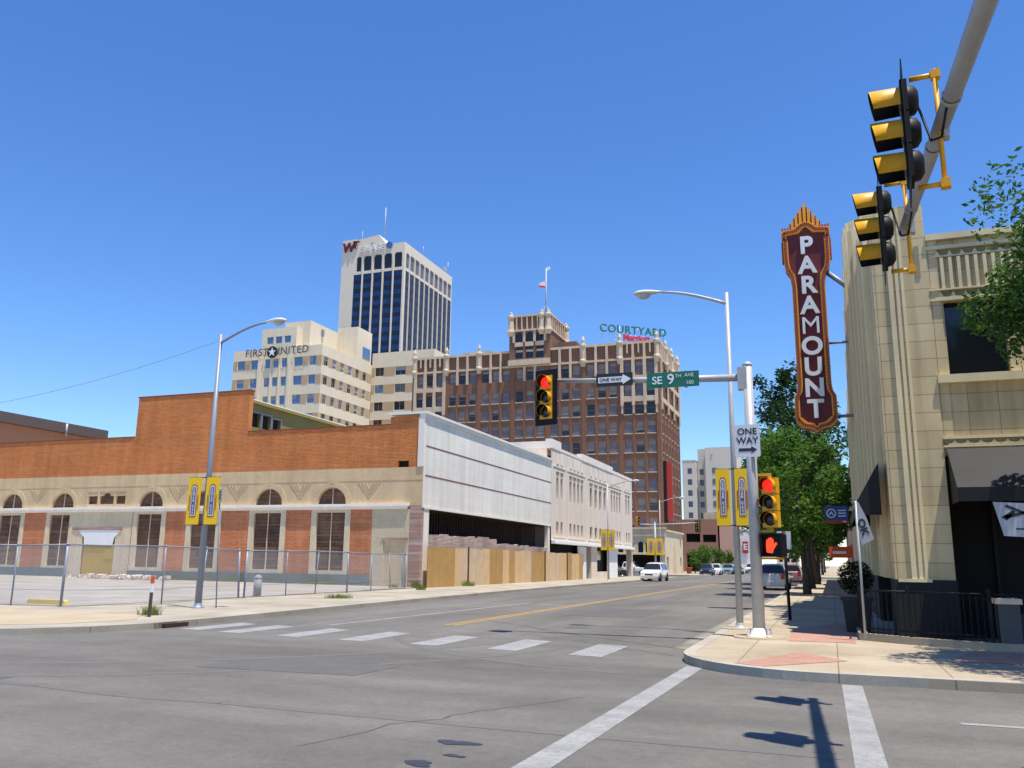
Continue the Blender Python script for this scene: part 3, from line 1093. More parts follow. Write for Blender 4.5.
# ------------------------------------------------------------------ buildings behind the brick wall
mb = MB()
mb.box(-100, -80, 62, 76.4, 0.1, 14.6)
SB = thing('salmon_building', 'flat salmon building with a deep brown fascia seen over the left parapet', 'building', (-90, 70, 0.1))
mb.build('wall', m_salmon, SB)
mb = MB()
mb.box(-100.5, -79.4, 61, 76.9, 15.1, 16.2)
mb.build('fascia', m_fascia, SB)
mb = MB()
mb.box(-99.9, -79.9, 61.5, 76.5, 14.6, 15.1)
mb.build('soffit', m_salmon, SB)
mb = MB()
mb.tube([(-79.3, 70.9, 14.7), (-79.3, 70.9, 16.1)], 0.12, 8)
mb.build('downpipe', m_steel, SB)
mb = MB()
mb.box(-81.5, -74.5, 84, 90, 0.1, 15.9)
mb.box(-73, -64, 84, 90, 0.1, 15.2)
solo(mb, 'roof_penthouse', m_grey, 'small grey rooftop block behind the low brick parapet left of the tall step', 'building', loc=(-74, 84, 0.1))

GB = thing('olive_building', 'olive stucco building with broken windows rising behind the brick parapet', 'building', (-40, 58, 0.1))
mb = MB()
mb.grid(47.5, 70, 8.7, 12.2, [(48.3, 49.3, 10.6, 11.6), (49.5, 50.5, 10.6, 11.6), (50.7, 51.7, 10.5, 11.5)], FXP(-37.2), 0.3)
mb.box(-42.6, -37.55, 47.5, 70, 8.7, 12.1)
mb.build('wall', m_olive, GB)
mb = MB()
mb.box(-42.9, -36.95, 47.3, 70.2, 12.2, 12.4)
mb.build('fascia', mat('yellow_fascia', rgb((140, 126, 66)), 0.7), GB)
mb = MB()
mb.box(-42.8, -37.05, 47.4, 70.1, 12.402, 12.5)
mb.build('roof_edge', m_gwhite, GB)
for a, b, z in ((48.3, 49.3, 10.6), (49.5, 50.5, 10.6), (50.7, 51.7, 10.5)):
    mb = MB()
    mb.box(-37.5, -37.44, a, b, z, z + 1, 0)
    mb.box(-37.18, -37.12, a - 0.06, a, z, z + 1, 1)
    mb.box(-37.18, -37.12, b, b + 0.06, z, z + 1, 1)
    mb.box(-37.18, -37.12, a - 0.06, b + 0.06, z + 1, z + 1.08, 1)
    mb.build('window', [m_void, m_gsteel], GB)

# ------------------------------------------------------------------ bank building with blue windows
FB = thing('bank_building', 'cream stepped bank office block with blue windows behind the brick building', 'building', (-146, 210, 0.1))
FX0, FX1, FY = -161.8, -131.5, 200
rows = [(55.4, 58.1), (49.9, 52.6), (44.4, 47.1), (38.9, 41.6), (33.4, 36.1)]
fcols = [(-160.2, -157.6), (-155.5, -152.7), (-150.6, -148.8), (-147.8, -146.0), (-144.9, -143.1), (-140.7, -137.9), (-135.7, -133.4)]
scols = [(201.2 + 4.3 * i, 203.4 + 4.3 * i) for i in range(6)]
mb = MB()
mb.grid(FX0, FX1, 0.1, 61.2, [(a, b, c, d) for a, b in fcols for c, d in rows], FX(FY), 0.5)
mb.grid(FY, 228, 0.1, 61.2, [(a, b, c, d) for a, b in scols for c, d in rows], FXP(FX1), 0.5)
mb.box(FX0, FX1 - 0.6, FY + 0.6, 250, 60.4, 60.6)
mb.box(FX0, FX0 + 0.3, FY + 0.004, 250, 0.1, 61.2)
# wing to the right, set back
wx0, wx1 = -131.4, -110
wcols = [(-130.2, -127.2), (-123.2, -119.6), (-116.2, -113.0)]
wrows = [(z0 + 2.2, z1 + 2.2) for z0, z1 in rows]
mb.grid(wx0, wx1, 0.1, 65.0, [(a, b, c, d) for a, b in wcols for c, d in wrows], FX(228), 0.5)
mb.box(wx1 - 0.4, wx1, 228.004, 250, 0.1, 65)
mb.box(wx0, wx1 - 0.4, 228.6, 250, 64, 64.2)
# penthouses
mb.grid(-153, -141.2, 61.2, 67.5, [(-151.2 + 3.0 * i, -149.0 + 3.0 * i, 62.9, 65.0) for i in range(3)], FX(FY + 1.0), 0.4)
mb.box(-141.6, -141.2, FY + 1.004, FY + 12, 61.2, 67.5)
mb.box(-153, -141.6, FY + 1.5, FY + 12, 66.8, 67.0)
mb.box(-153, -152.6, FY + 1.004, FY + 12, 61.2, 67.5)
mb.box(-147.4, -138.6, 204, 226, 60.6, 69.9)
mb.box(-138.597, -131.53, 218.6, 227.3, 60.6, 71.3)
wall = mb.build('wall', m_fstone, FB)
mb = MB()
for c, d in rows:
    mb.box(FX0 + 0.3, -151.5, FY - 0.05, FY - 0.002, c - 0.1, c + 0.003)
    for a, b in ((FX0 + 0.2, -160.25), (-157.55, -155.55), (-152.65, -151.9), (-137.85, -135.75), (-133.35, FX1 - 0.002)):
        mb.box(a, b, FY - 0.05, FY - 0.002, c, d)
    prev = FY + 0.3
    for a, b in scols + [(227.9, 0)]:
        mb.box(FX1 + 0.002, FX1 + 0.05, prev, a - 0.05, c, d)
        prev = b + 0.05
for c, d in wrows:
    prev = wx0 + 0.1
    for a, b in wcols + [(wx1, 0)]:
        mb.box(prev, a - 0.05, 227.95, 227.998, c, d)
        prev = b + 0.05
split_build(mb, 'tan_spandrel', m_ftan, wall)
mb = MB()
for x in (-152.3, -142.0): mb.box(x - 0.5, x + 0.5, FY - 0.4, FY - 0.06, 20, 58.6)
for x in (-148.3, -145.45): mb.box(x - 0.22, x + 0.22, FY - 0.25, FY - 0.06, 20, 58.6)
split_build(mb, 'pilaster', m_fstone, wall)
r = random.Random(2)
m_fblind = mat('office_blind', (0.30, 0.32, 0.33), 0.6, var=0.15)
def pane(x0, x1, y0, y1, z0, z1, mats, parent, name='window'):
    """one window: a recessed pane in two leaves with a frame bar"""
    mb = MB()
    if y1 - y0 < 0.2:
        mb.box(x0, x1, y0, y1, z0, z1, 0)
        mb.box((x0 + x1) / 2 - 0.06, (x0 + x1) / 2 + 0.06, y0 - 0.06, y0 - 0.001, z0, z1, 1)
    else:
        mb.box(x0, x1, y0, y1, z0, z1, 0)
        mb.box(x1 + 0.001, x1 + 0.06, (y0 + y1) / 2 - 0.06, (y0 + y1) / 2 + 0.06, z0, z1, 1)
    k = r.choice((0, 0, 0.25, 0.45, 0.7))
    if k:
        zb_ = z1 - (z1 - z0) * k
        if y1 - y0 < 0.2: mb.box(x0, (x0 + x1) / 2 if r.random() < 0.5 else x1, y0 - 0.03, y0 - 0.002, zb_, z1, 2)
        else: mb.box(x1 + 0.002, x1 + 0.03, y0, y1, zb_, z1, 2)
    return mb.build(name, list(mats) + [m_fblind], parent)
for c, d in rows[:4]:
    for a, b in fcols: pane(a, b, FY + 0.3, FY + 0.4, c, d, [m_glassb, m_gsteel], FB)
    for a, b in scols: pane(FX1 - 0.4, FX1 - 0.3, a, b, c, d, [r.choice((m_glass, m_blind)), m_gsteel], FB)
for c, d in wrows[:4]:
    for a, b in wcols: pane(a, b, 228.3, 228.4, c, d, [r.choice((m_glass, m_glassb, m_blind)), m_gsteel], FB)
for i in range(3): pane(-151.2 + 3.0 * i, -149.0 + 3.0 * i, FY + 1.25, FY + 1.35, 62.9, 65.0, [m_glassb, m_gsteel], FB)
mb = MB()
mb.box(FX1 + 0.004, FX1 + 0.08, FY + 22, FY + 26.4, 62.4, 65.8)
mb.build('window', m_glassb, FB)
mb = MB()
mb.box(-138.5, -138.1, 209.6, 210.6, 66.6, 68.6)
mb.tube([(-137, 219.5, 71.3), (-137, 219.5, 73)], 0.1, 6)
mb.tube([(-132, 226, 71.3), (-132, 226, 72.6)], 0.1, 6)
split_build(mb, 'roof_hardware', m_gsteel, FB)
FS = thing('bank_sign', 'dark FIRST UNITED letters with a round star emblem on the cream bank block', 'sign', (-147, FY - 0.5, 60))
mb = MB()
put_text(mb, 'FIRST', 3.1, lambda x, y, z: (-153.3 + x, FY - 0.6 - z, 60.0 + y), bold=0.02, spacing=1.1)
put_text(mb, 'UNITED', 3.1, lambda x, y, z: (-141.6 + x, FY - 0.6 - z, 60.0 + y), bold=0.02, spacing=1.1)
mb.build('lettering', m_dletter, FS)
mb = MB()
mb.lathe([(0, 0), (1.75, 0), (1.75, 0.3), (0, 0.3)], (-147.9, FY - 0.75, 59.9), 24, axis='y', smooth=False)
em = mb.build('emblem', m_signk, FS)
mb = MB()
st = [((1.35 if i % 2 == 0 else 0.55) * math.sin(PI * i / 5), (1.35 if i % 2 == 0 else 0.55) * math.cos(PI * i / 5)) for i in range(10)]
mb.plate([[(-147.9 + a, 59.9 + b) for a, b in st]], FX(FY - 0.85), 0, 0.08)
mb.build('star', m_signw, em)
mb = MB()
for x in (-155.5, -153, -150.8, -145.5, -143, -140.5, -138.5): mb.box(x - 0.06, x + 0.06, FY - 0.55, FY - 0.003, 59, 59.2)
split_build(mb, 'bracket', m_black, FS)

# ------------------------------------------------------------------ the tall office tower
CT = thing('office_tower', 'tall office tower with dark blue glass between pale vertical ribs', 'tower', (-175, 325, 0.1))
cx0, cx1, cy0, cy1, ctop = -190.2, -160.0, 300, 348, 132.4
wz0, wz1 = 121.6, 128.2
fw = [(-182.8, -180.5), (-179.3, -175.7), (-174.4, -170.7), (-169.5, -165.9), (-164.7, -161.1)]
gw = [(-184.0, -180.1), (-179.4, -175.3), (-174.5, -170.4), (-169.6, -165.5), (-164.8, -160.8)]
sp = 4.75
sw = [(cy0 + 0.6 + sp * i, cy0 + 0.6 + sp * i + 4.1) for i in range(10)]


def cham(a, b, z0, z1, c=0.8):
    return [(a, z0), (b, z0), (b, z1 - c), (b - c * 0.7, z1), (a + c * 0.7, z1), (a, z1 - c)]


mb = MB()
mb.plate([rect(cx0, cx1, 0.1, ctop)] + [cham(a, b, wz0, wz1) for a, b in fw] + [rect(a, b, 1, 120.3) for a, b in gw], FX(cy0), 0, 1.2)
mb.plate([rect(cy0 + 1.2, cy1, 0.1, ctop)] + [cham(a + (1.0 if i == 0 else 0), b, wz0, wz1) for i, (a, b) in enumerate(sw)] + [rect(a + (1.0 if i == 0 else 0), b, 1, 120.3) for i, (a, b) in enumerate(sw)], FXP(cx1 - 0.003), 0, 0.8)
mb.box(cx0 + 0.003, cx0 + 0.6, cy0 + 1.2, cy1, 0.1, ctop)
mb.box(cx0 + 0.6, cx1 - 1.2, cy1 - 0.5, cy1 - 0.01, 0.1, ctop)
mb.box(cx0 + 0.6, cx1 - 1.0, cy0 + 1.2, cy1 - 0.5, ctop - 1.2, ctop - 1)
shell = mb.build('shell', m_ctow, CT)
mb = MB()
for i in range(len(gw) - 1):
    x = (gw[i][1] + gw[i + 1][0]) / 2
    mb.box(x - 0.2, x + 0.2, cy0 - 0.3, cy0 - 0.002, 1, 127.4)
for i in range(len(sw) - 1):
    y = (sw[i][1] + sw[i + 1][0]) / 2
    mb.box(cx1, cx1 + 0.22, y - 0.2, y + 0.2, 1, 127.4)
mb.build('rib', m_ctow, shell)
for a, b in gw:
    mb = MB()
    mb.box(a, b, cy0 + 0.25, cy0 + 0.45, 1, 120.3)
    mb.build('glass_strip', m_cglass, CT)
for i, (a, b) in enumerate(sw):
    mb = MB()
    mb.box(cx1 - 0.25, cx1 - 0.15, a + (1.0 if i == 0 else 0), b, 1, 120.3)
    mb.build('glass_strip', m_cglass2, CT)
for a, b in fw:
    mb = MB()
    mb.box(a, b, cy0 + 0.45, cy0 + 0.6, wz0, wz1)
    mb.build('top_window', m_glass, CT)
for i, (a, b) in enumerate(sw):
    mb = MB()
    mb.box(cx1 - 0.5, cx1 - 0.45, a + (1.0 if i == 0 else 0), b, wz0, wz1)
    mb.build('top_window', m_blind, CT)
mb = MB()
mb.plate([[(-183, 132), (-168.5, 132), (-173.0, 137.4), (-183, 136.2)]], FX(300.6), 0, 10)
mb.box(cx0 + 0.1, -183.4, cy0 + 0.05, cy0 + 6, ctop - 1, 136.4)
mb.box(-176.4, -175.2, 300.4, 300.59, 134.2, 135.6)
mb.build('penthouse', m_ctow, CT)
mb = MB()
mb.tube([(-173.2, 306, 136), (-173.2, 306, 152)], 0.16, 6)
mb.tube([(-183, 304, 134), (-183, 304, 141.5)], 0.1, 6)
mb.tube([(-160.4, 318, 133.5), (-160.4, 318, 137)], 0.1, 6)
mb.tube([(-160.4, 344, 133.5), (-160.4, 344, 138.5)], 0.16, 6)
mb.box(-161, -160.4, 340, 343, 134, 135.2)
split_build(mb, 'antenna', m_steel, CT)
S1 = thing('tower_sign', 'pale CHASE lettering with a blue octagon emblem near the top of the office tower', 'sign', (-174, cy0 - 0.5, 131))
mb = MB()
put_text(mb, 'CHASE', 3.6, lambda x, y, z: (-175.4 + x, cy0 - 0.4 - z, 131.2 + y), bold=0.06, spacing=1.15, thick=0.25)
mb.build('lettering', m_signg, S1)
mb = MB()
oc = lambda r_, c=0.0: [(-167.2 + r_ * math.cos(PI / 8 + PI / 4 * i), 131.7 + r_ * math.sin(PI / 8 + PI / 4 * i)) for i in range(8)]
mb.plate([oc(1.55), rect(-167.7, -166.7, 131.2, 132.2)], FX(cy0 - 0.6), 0, 0.5)
mb.build('emblem', m_bluelet, S1)
S2 = thing('tower_letters', 'deep red WT letters at the upper left corner of the office tower', 'sign', (-186, cy0 - 0.5, 132))
mb = MB()
put_text(mb, 'W', 5.6, lambda x, y, z: (-186.8 + x + y * 0.12, cy0 - 0.5 - z, 132.6 + y), bold=0.16, thick=0.3)
put_text(mb, 'T', 4.2, lambda x, y, z: (-183.4 + x + y * 0.12, cy0 - 0.5 - z, 133.5 + y), bold=0.16, thick=0.3)
mb.build('lettering', m_wt, S2)

# ------------------------------------------------------------------ brick hotel
HX0, HX1, HY, HZ = -71.9, -25.5, 140, 38.9
HT = thing('brick_hotel', 'ten storey brown brick hotel with pale terracotta crown and a central roof turret', 'hotel', (-48, 150, 0.1))
gc = [-68.2 + 6.55 * k for k in range(7)]
cols = [c + d for c in gc for d in (-1.97, 0, 1.97)]
rz = [34.4, 30.4, 27.3, 24.05, 20.8, 17.5, 14.3, 11.1, 7.9]
holes = [(x - 0.68, x + 0.68, z - 1.0, z + 0.98) for x in cols for z in rz]
scx = [142.2 + 3.0 * i for i in range(6)]
sholes = [(y - 0.6, y + 0.6, z - 0.92, z + 0.92) for y in scx for z in rz]
mb = MB()
mb.grid(HX0, HX1, 0.1, HZ - 0.4, holes, FX(HY), 0.35)
mb.grid(HY, 159.6, 0.1, HZ - 0.4, sholes, FXP(HX1), 0.35)
mb.box(HX0, HX0 + 0.3, HY + 0.004, 159.6, 0.1, HZ - 0.4)
mb.box(HX0, HX1, 159.3, 159.6, 0.1, HZ - 0.4)
mb.box(HX0 + 0.3, HX1 - 0.5, HY + 0.5, 159.3, HZ - 1.6, HZ - 1.4)
hw = mb.build('wall', m_hbrick, HT)
mb = MB()
for c in gc:
    for d in (-3.27, -0.985, 0.985):
        w = 0.32 if d == -3.27 else 0.2
        mb.box(c + d - w, c + d + w, HY - (0.1 if d == -3.27 else 0.05), HY - 0.002, 0.1, 36.2 if d == -3.27 else 33.2)
mb.box(HX1 - 0.5, HX1 + 0.2, HY - 0.22, HY - 0.002, 0.1, 36)
mb.box(HX1 + 0.002, HX1 + 0.2, HY - 0.002, HY + 0.8, 0.1, 36)
for i in range(7): mb.box(HX1 + 0.002, HX1 + 0.15, 140.7 + 3 * i - 0.3, 140.7 + 3 * i + 0.3, 0.1, 36)
split_build(mb, 'brick_pilaster', m_hpier, hw)
mb = MB()
for y in scx:
    for z in rz[1:]: mb.box(HX1 + 0.003, HX1 + 0.15, y - 0.75, y + 0.75, z - 1.06, z - 0.92)
mb.build('window_sill', m_htc, hw)
# terracotta crown
mb = MB()
mb.box(HX0 - 0.15, HX1 + 0.2, HY - 0.3, HY + 0.3, HZ - 0.4, HZ)
mb.box(HX1 - 0.3, HX1 + 0.3, HY + 0.3, 159.7, HZ - 0.4, HZ)
mb.box(HX0 - 0.1, HX1 + 0.1, HY - 0.26, HY - 0.004, 35.75, 36.1)
mb.box(HX1 + 0.004, HX1 + 0.26, HY, 159.6, 35.75, 36.1)
for i, c in enumerate(gc):
    end = i in (0, 6)
    for d in (-2.95, -1.97, -0.985, 0, 0.985, 1.97, 2.95) if end else (-0.985, 0.985, 2.95, -2.95):
        w = 0.12 if d in (-1.97, 0, 1.97) else 0.2
        z0 = 36.1 if abs(d) != 0.985 else 33.2
        if end and d in (-1.97, 0, 1.97): z0 = 36.9
        mb.box(c + d - w, c + d + w, HY - 0.34, HY - 0.005, z0, HZ - 0.4)
    if end:
        for d in (-2.95, -0.985, 0.985, 2.95): mb.box(c + d - 0.26, c + d + 0.26, HY - 0.4, HY - 0.006, 27.8, 36.3)
        for z in (32.7, 29.0): mb.box(c - 2.95, c + 2.95, HY - 0.36, HY - 0.007, z - 0.55, z + 0.25)
        for d in (-2.95, -0.985, 0.985, 2.95): mb.box(c + d - 0.15, c + d + 0.15, HY - 0.3, HY - 0.008, 26.4, 27.8)
for y in [140.7 + 1.5 * i for i in range(13)]:
    mb.box(HX1 + 0.005, HX1 + 0.34, y - 0.18, y + 0.18, 33.2 if i % 2 else 36.1, HZ - 0.4)
for y in (140.7, 146.7, 152.7, 158.7): mb.box(HX1 + 0.006, HX1 + 0.42, y - 0.3, y + 0.3, 27, 36.3)
for z in (32.7, 29.0): mb.box(HX1 + 0.007, HX1 + 0.3, HY + 0.2, 159.4, z - 0.5, z + 0.2)
split_build(mb, 'terracotta_trim', m_htc, hw)
for x, y in [(HX0 + 0.4, HY), (gc[0] + 3.27, HY), (gc[1] + 3.27, HY), (gc[4] + 3.27, HY), (gc[5] + 3.27, HY), (HX1 - 0.3, HY), (HX1, 146.7), (HX1, 152.7), (HX1, 159.2)]:
    mb = MB()
    mb.lathe([(0.35, 35.0), (0.6, 35.9), (0.6, 36.2), (0.42, 36.4), (0.42, 38.5), (0.6, 38.7), (0.6, 39.0), (0.3, 39.2), (0.34, 39.9), (0.14, 40.4), (0.0, 40.7)], (x, y - 0.1 if y == HY else y, 0), 8, smooth=False)
    mb.build('finial', m_htc, HT)
# turret
tx = gc[3]
t0, t1 = tx - 3.85, tx + 3.85
mb = MB()
tw = [tx - 1.97, tx, tx + 1.97]
mb.plate([rect(t0, t1, 36.9, 45)] + [rect(x - 0.72, x + 0.72, 37.3, 39.4) for x in tw] + [arch(x, 0.72, 40.3, 41.4, 0.7, 8) for x in tw], FX(HY - 0.5), 0, 0.4)
mb.box(t1 - 0.4, t1 - 0.003, HY - 0.1, HY + 10, 37, 45)
mb.box(t0 + 0.003, t0 + 0.4, HY - 0.1, HY + 10, 37, 45)
mb.box(t0 + 0.4, t1 - 0.4, HY + 9.6, HY + 9.99, 37, 45)
mb.box(t0 + 0.4, t1 - 0.4, HY - 0.1, HY + 9.6, 44, 44.2)
mb.box(tx + 4.4, tx + 8, HY + 2, HY + 9, 37, 40.4)
tur = mb.build('turret', m_hbrick, HT)
mb = MB()
mb.box(t0 - 0.1, t1 + 0.1, HY - 0.85, HY - 0.503, 36.0, 37.0)
mb.box(t0 - 0.15, t1 + 0.15, HY - 0.75, HY - 0.502, 42.3, 42.6)
mb.box(t0 - 0.15, t1 + 0.15, HY - 0.72, HY - 0.1, 45.0, 45.3)
mb.box(t1 - 0.2, t1 + 0.2, HY - 0.1, HY + 10, 45.0, 45.3)
mb.box(t1 + 0.001, t1 + 0.2, HY, HY + 10, 42.3, 42.6)
for i in range(8): mb.box(t0 + 0.3 + 1.0 * i, t0 + 0.52 + 1.0 * i, HY - 0.7, HY - 0.504, 42.6, 45.0)
for i in range(8): mb.box(t1 + 0.002, t1 + 0.18, HY + 0.6 + 1.2 * i, HY + 0.85 + 1.2 * i, 42.6, 45.0)
for x in tw: mb.box(x - 0.8, x + 0.8, HY - 0.62, HY - 0.506, 39.5, 40.28)
for x in (tx - 2.95, tx - 0.985, tx + 0.985, tx + 2.95): mb.box(x - 0.22, x + 0.22, HY - 0.65, HY - 0.507, 40.28, 42.3)
split_build(mb, 'terracotta_trim', m_htc, tur)
for x, y in ((t0 + 0.3, HY - 0.5), (t1 - 0.3, HY - 0.5), (tx + 2.3, HY - 0.45), (t1, HY + 9.5)):
    mb = MB()
    mb.lathe([(0.4, 41.4), (0.75, 42.2), (0.6, 42.8), (0.52, 44.6), (0.7, 44.9), (0.7, 45.2), (0.35, 45.4), (0.3, 45.9), (0, 46.1)], (x, y, 0), 8, smooth=False)
    mb.build('finial', m_htc, tur)
for x in tw:
    mb = MB()
    mb.box(x - 0.72, x + 0.72, HY - 0.25, HY - 0.2, 37.3, 39.4)
    mb.plate([arch(x, 0.72, 40.3, 41.4, 0.7, 8)], FX(HY - 0.25), 0, 0.05)
    mb.build('window', m_glass, tur)
mb = MB()
mb.box(-63.5, -57.5, HY + 4, HY + 9, 37.3, 40.4)
mb.box(-62, -59, HY + 3.6, HY + 3.99, 39.2, 39.9)
mb.box(-56.5, -53.6, HY + 5, HY + 9, 37.3, 40.0)
split_build(mb, 'rooftop_unit', m_grey, HT)
mb = MB()
mb.tube([(-46.6, HY + 3, 44), (-46.6, HY + 3, 55)], 0.12, 6)
for dx in (-3, 3): mb.tube([(-46.6 + dx * 0.7, HY + 3, 44.2), (-46.6, HY + 3, 48)], 0.05, 5)
fl = mb.build('flagpole', m_steel, HT)
mb = MB()
mb.plate([[(-47.9, 51.2), (-46.7, 51.6), (-46.7, 52.6), (-47.4, 52.5), (-48.0, 52.2)]], FX(HY + 3), -0.03, 0.03, 0)
mb.plate([[(-48.0, 51.5), (-46.72, 51.3), (-46.72, 51.58), (-47.9, 51.9)]], FX(HY + 2.95), -0.03, 0.01, 1)
mb.plate([[(-46.6, 54.6), (-45.8, 54.8), (-45.9, 55.4), (-46.6, 55.2)]], FX(HY + 3), -0.03, 0.03, 0)
mb.build('flag', [m_signw, m_redlet], fl)
# windows: the hundred that show largest are parts, the rest one mesh
allw = [(x, z) for z in rz for x in cols]
allw.sort(key=lambda q: (-(q[0] > -45), -q[1]))
vis = [q for q in allw if q[1] > 16.0 or q[0] > -40]
r = random.Random(4)
rest = MB()
hot_mats = [m_blind, m_blind, m_glass, mat('window_grey_curtain', (0.17, 0.16, 0.19), 0.35, var=0.3)]
m_shade = mat('window_shade', (0.24, 0.225, 0.21), 0.7, var=0.2)
blr = random.Random(12)
def hwin(mb, x, z, mi):
    mb.box(x - 0.68, x + 0.68, HY + 0.14, HY + 0.22, z - 1.0, z + 0.98, mi)
    mb.box(x - 0.68, x + 0.68, HY + 0.09, HY + 0.139, z - 0.04, z + 0.04, 4)
    for s in (-1, 1): mb.box(x + s * 0.62, x + s * 0.68, HY + 0.09, HY + 0.139, z - 1.0, z + 0.98, 4)
    bl = blr.choice((0, 0, 0.4, 0.7, 1.1, 1.5))
    if bl: mb.box(x - 0.62, x + 0.62, HY + 0.125, HY + 0.138, z + 0.98 - bl, z + 0.98, 6)
    if z < 33: mb.box(x - 0.78, x + 0.78, HY - 0.12, HY - 0.003, z - 1.15, z - 1.0, 5)
for k, (x, z) in enumerate(vis):
    if k < 98:
        mb = MB()
        hwin(mb, x, z, r.randrange(4))
        mb.build('window', hot_mats + [m_hpier, m_htc, m_shade], HT)
    else:
        hwin(rest, x, z, r.randrange(4))
for x, z in allw:
    if (x, z) not in vis: hwin(rest, x, z, r.randrange(4))
for y in scx:
    for z in rz: rest.box(HX1 - 0.3, HX1 - 0.22, y - 0.6, y + 0.6, z - 0.92, z + 0.92, r.randrange(4))
setp(rest.build('distant_window', hot_mats + [m_hpier, m_htc, m_shade], HT), kind='stuff')
# fire-escape like stains are part of the brick; rooftop sign
HS = thing('rooftop_sign', 'green COURTYARD lettering over red script on a frame on the hotel roof', 'sign', (-35.6, 141, 39))
dv = Vector((9.6, 6.8, 0)).normalized()
def sgn(x, y, z, ox=0.0, oz=42.1):
    return (-30.7 + dv.x * (x + ox) + dv.y * z, 144.4 + dv.y * (x + ox) - dv.x * z, oz + y)
mb = MB()
put_text(mb, 'COURTYARD', 1.95, lambda x, y, z: sgn(x, y, z), bold=0.035, thick=0.1, spacing=1.12)
mb.build('lettering', m_cglet, HS)
mb = MB()
put_text(mb, 'Marriott', 1.5, lambda x, y, z: sgn(x, y, z, 0.6, 40.75), bold=0.06, thick=0.1)
mb.build('script_lettering', m_redlet, HS)
mb = MB()
for u in (-5.8, -2.5, 1, 4.5, 5.9):
    p = sgn(u, 0, -0.25)
    mb.tube([(p[0], p[1], 37.2), (p[0], p[1], 42.8)], 0.05, 5)
for z in (41.2, 40.2):
    mb.tube([sgn(-5.9, z - 42.1, -0.25), sgn(6, z - 42.1, -0.25)], 0.05, 5)
mb.build('frame', m_lampw, HS)
VS = thing('blade_sign', 'tall narrow red blade sign fixed up the right edge of the brick hotel', 'sign', (-25, 140.5, 8))
mb = MB()
mb.box(-24.75, -23.85, 140.6, 141.2, 8.6, 18.1)
mb.build('panel', m_rsign, VS)
mb = MB()
mb.box(-25.25, -24.752, 140.5, 141.3, 8.2, 18.3)
mb.build('back_panel', m_void, VS)

# ------------------------------------------------------------------ cream arcaded building in front of the hotel
AB = thing('arcade_building', 'low cream building with arched upper windows below the brick hotel', 'building', (-27, 131, 0.13))
f = FX(124)
aw = [-30.3, -28.8, -27.3, -25.85, -24.75, -23.6]
mb = MB()
mb.plate([rect(-34, -22.3, 3.0, 6.5)] + [arch(x, 0.38, 3.15, 4.35, 0.38, 8) for x in aw], f, 0, 0.4)
mb.grid(124.4, 139.8, 0.13, 6.2, [(125.3, 126.8, 0.14, 2.6), (137, 138.2, 1.2, 2.6), (137, 138.2, 4.0, 5.4)], FXP(-22.3), 0.4)
mb.box(-34, -22.7, 124.4, 139.8, 5.6, 5.8)
mb.box(-22.9, -22.303, 124.003, 124.397, 0.13, 3.0)
mb.box(-34, -33.7, 124.4, 139.8, 0.13, 6)
mb.build('wall', m_cream, AB)
mb = MB()
mb.box(-34.1, -22.15, 123.8, 124.4, 6.5, 6.75)
mb.box(-34.05, -22.2, 123.85, 123.998, 5.5, 5.62)
mb.box(-34.05, -22.2, 123.8, 123.998, 2.85, 3.05)
mb.box(-22.7, -22.1, 124.4, 140, 6.2, 6.45)
split_build(mb, 'cornice', m_cream, AB)
mb = MB()
mb.plate([arch(132, 0.8, 0.15, 4.0, 0.8, 8)], FXP(-22.29), -0.02, 0.005)
split_build(mb, 'niche', m_tan, AB)
for x in aw:
    mb = MB()
    mb.plate([arch(x, 0.38, 3.15, 4.35, 0.38, 8)], f, 0.25, 0.3)
    mb.build('arched_window', m_glass, AB)
mb = MB()
mb.box(-33.7, -22.92, 126.5, 126.6, 0.13, 2.84)
mb.build('storefront', m_void, AB)
mb = MB()
mb.box(-22.62, -22.56, 125.3, 126.8, 0.14, 2.6)
mb.box(-22.62, -22.56, 137, 138.2, 1.2, 2.6)
mb.box(-22.62, -22.56, 137, 138.2, 4.0, 5.4)
split_build(mb, 'door', m_glass, AB)

# ------------------------------------------------------------------ far buildings at the end of the street


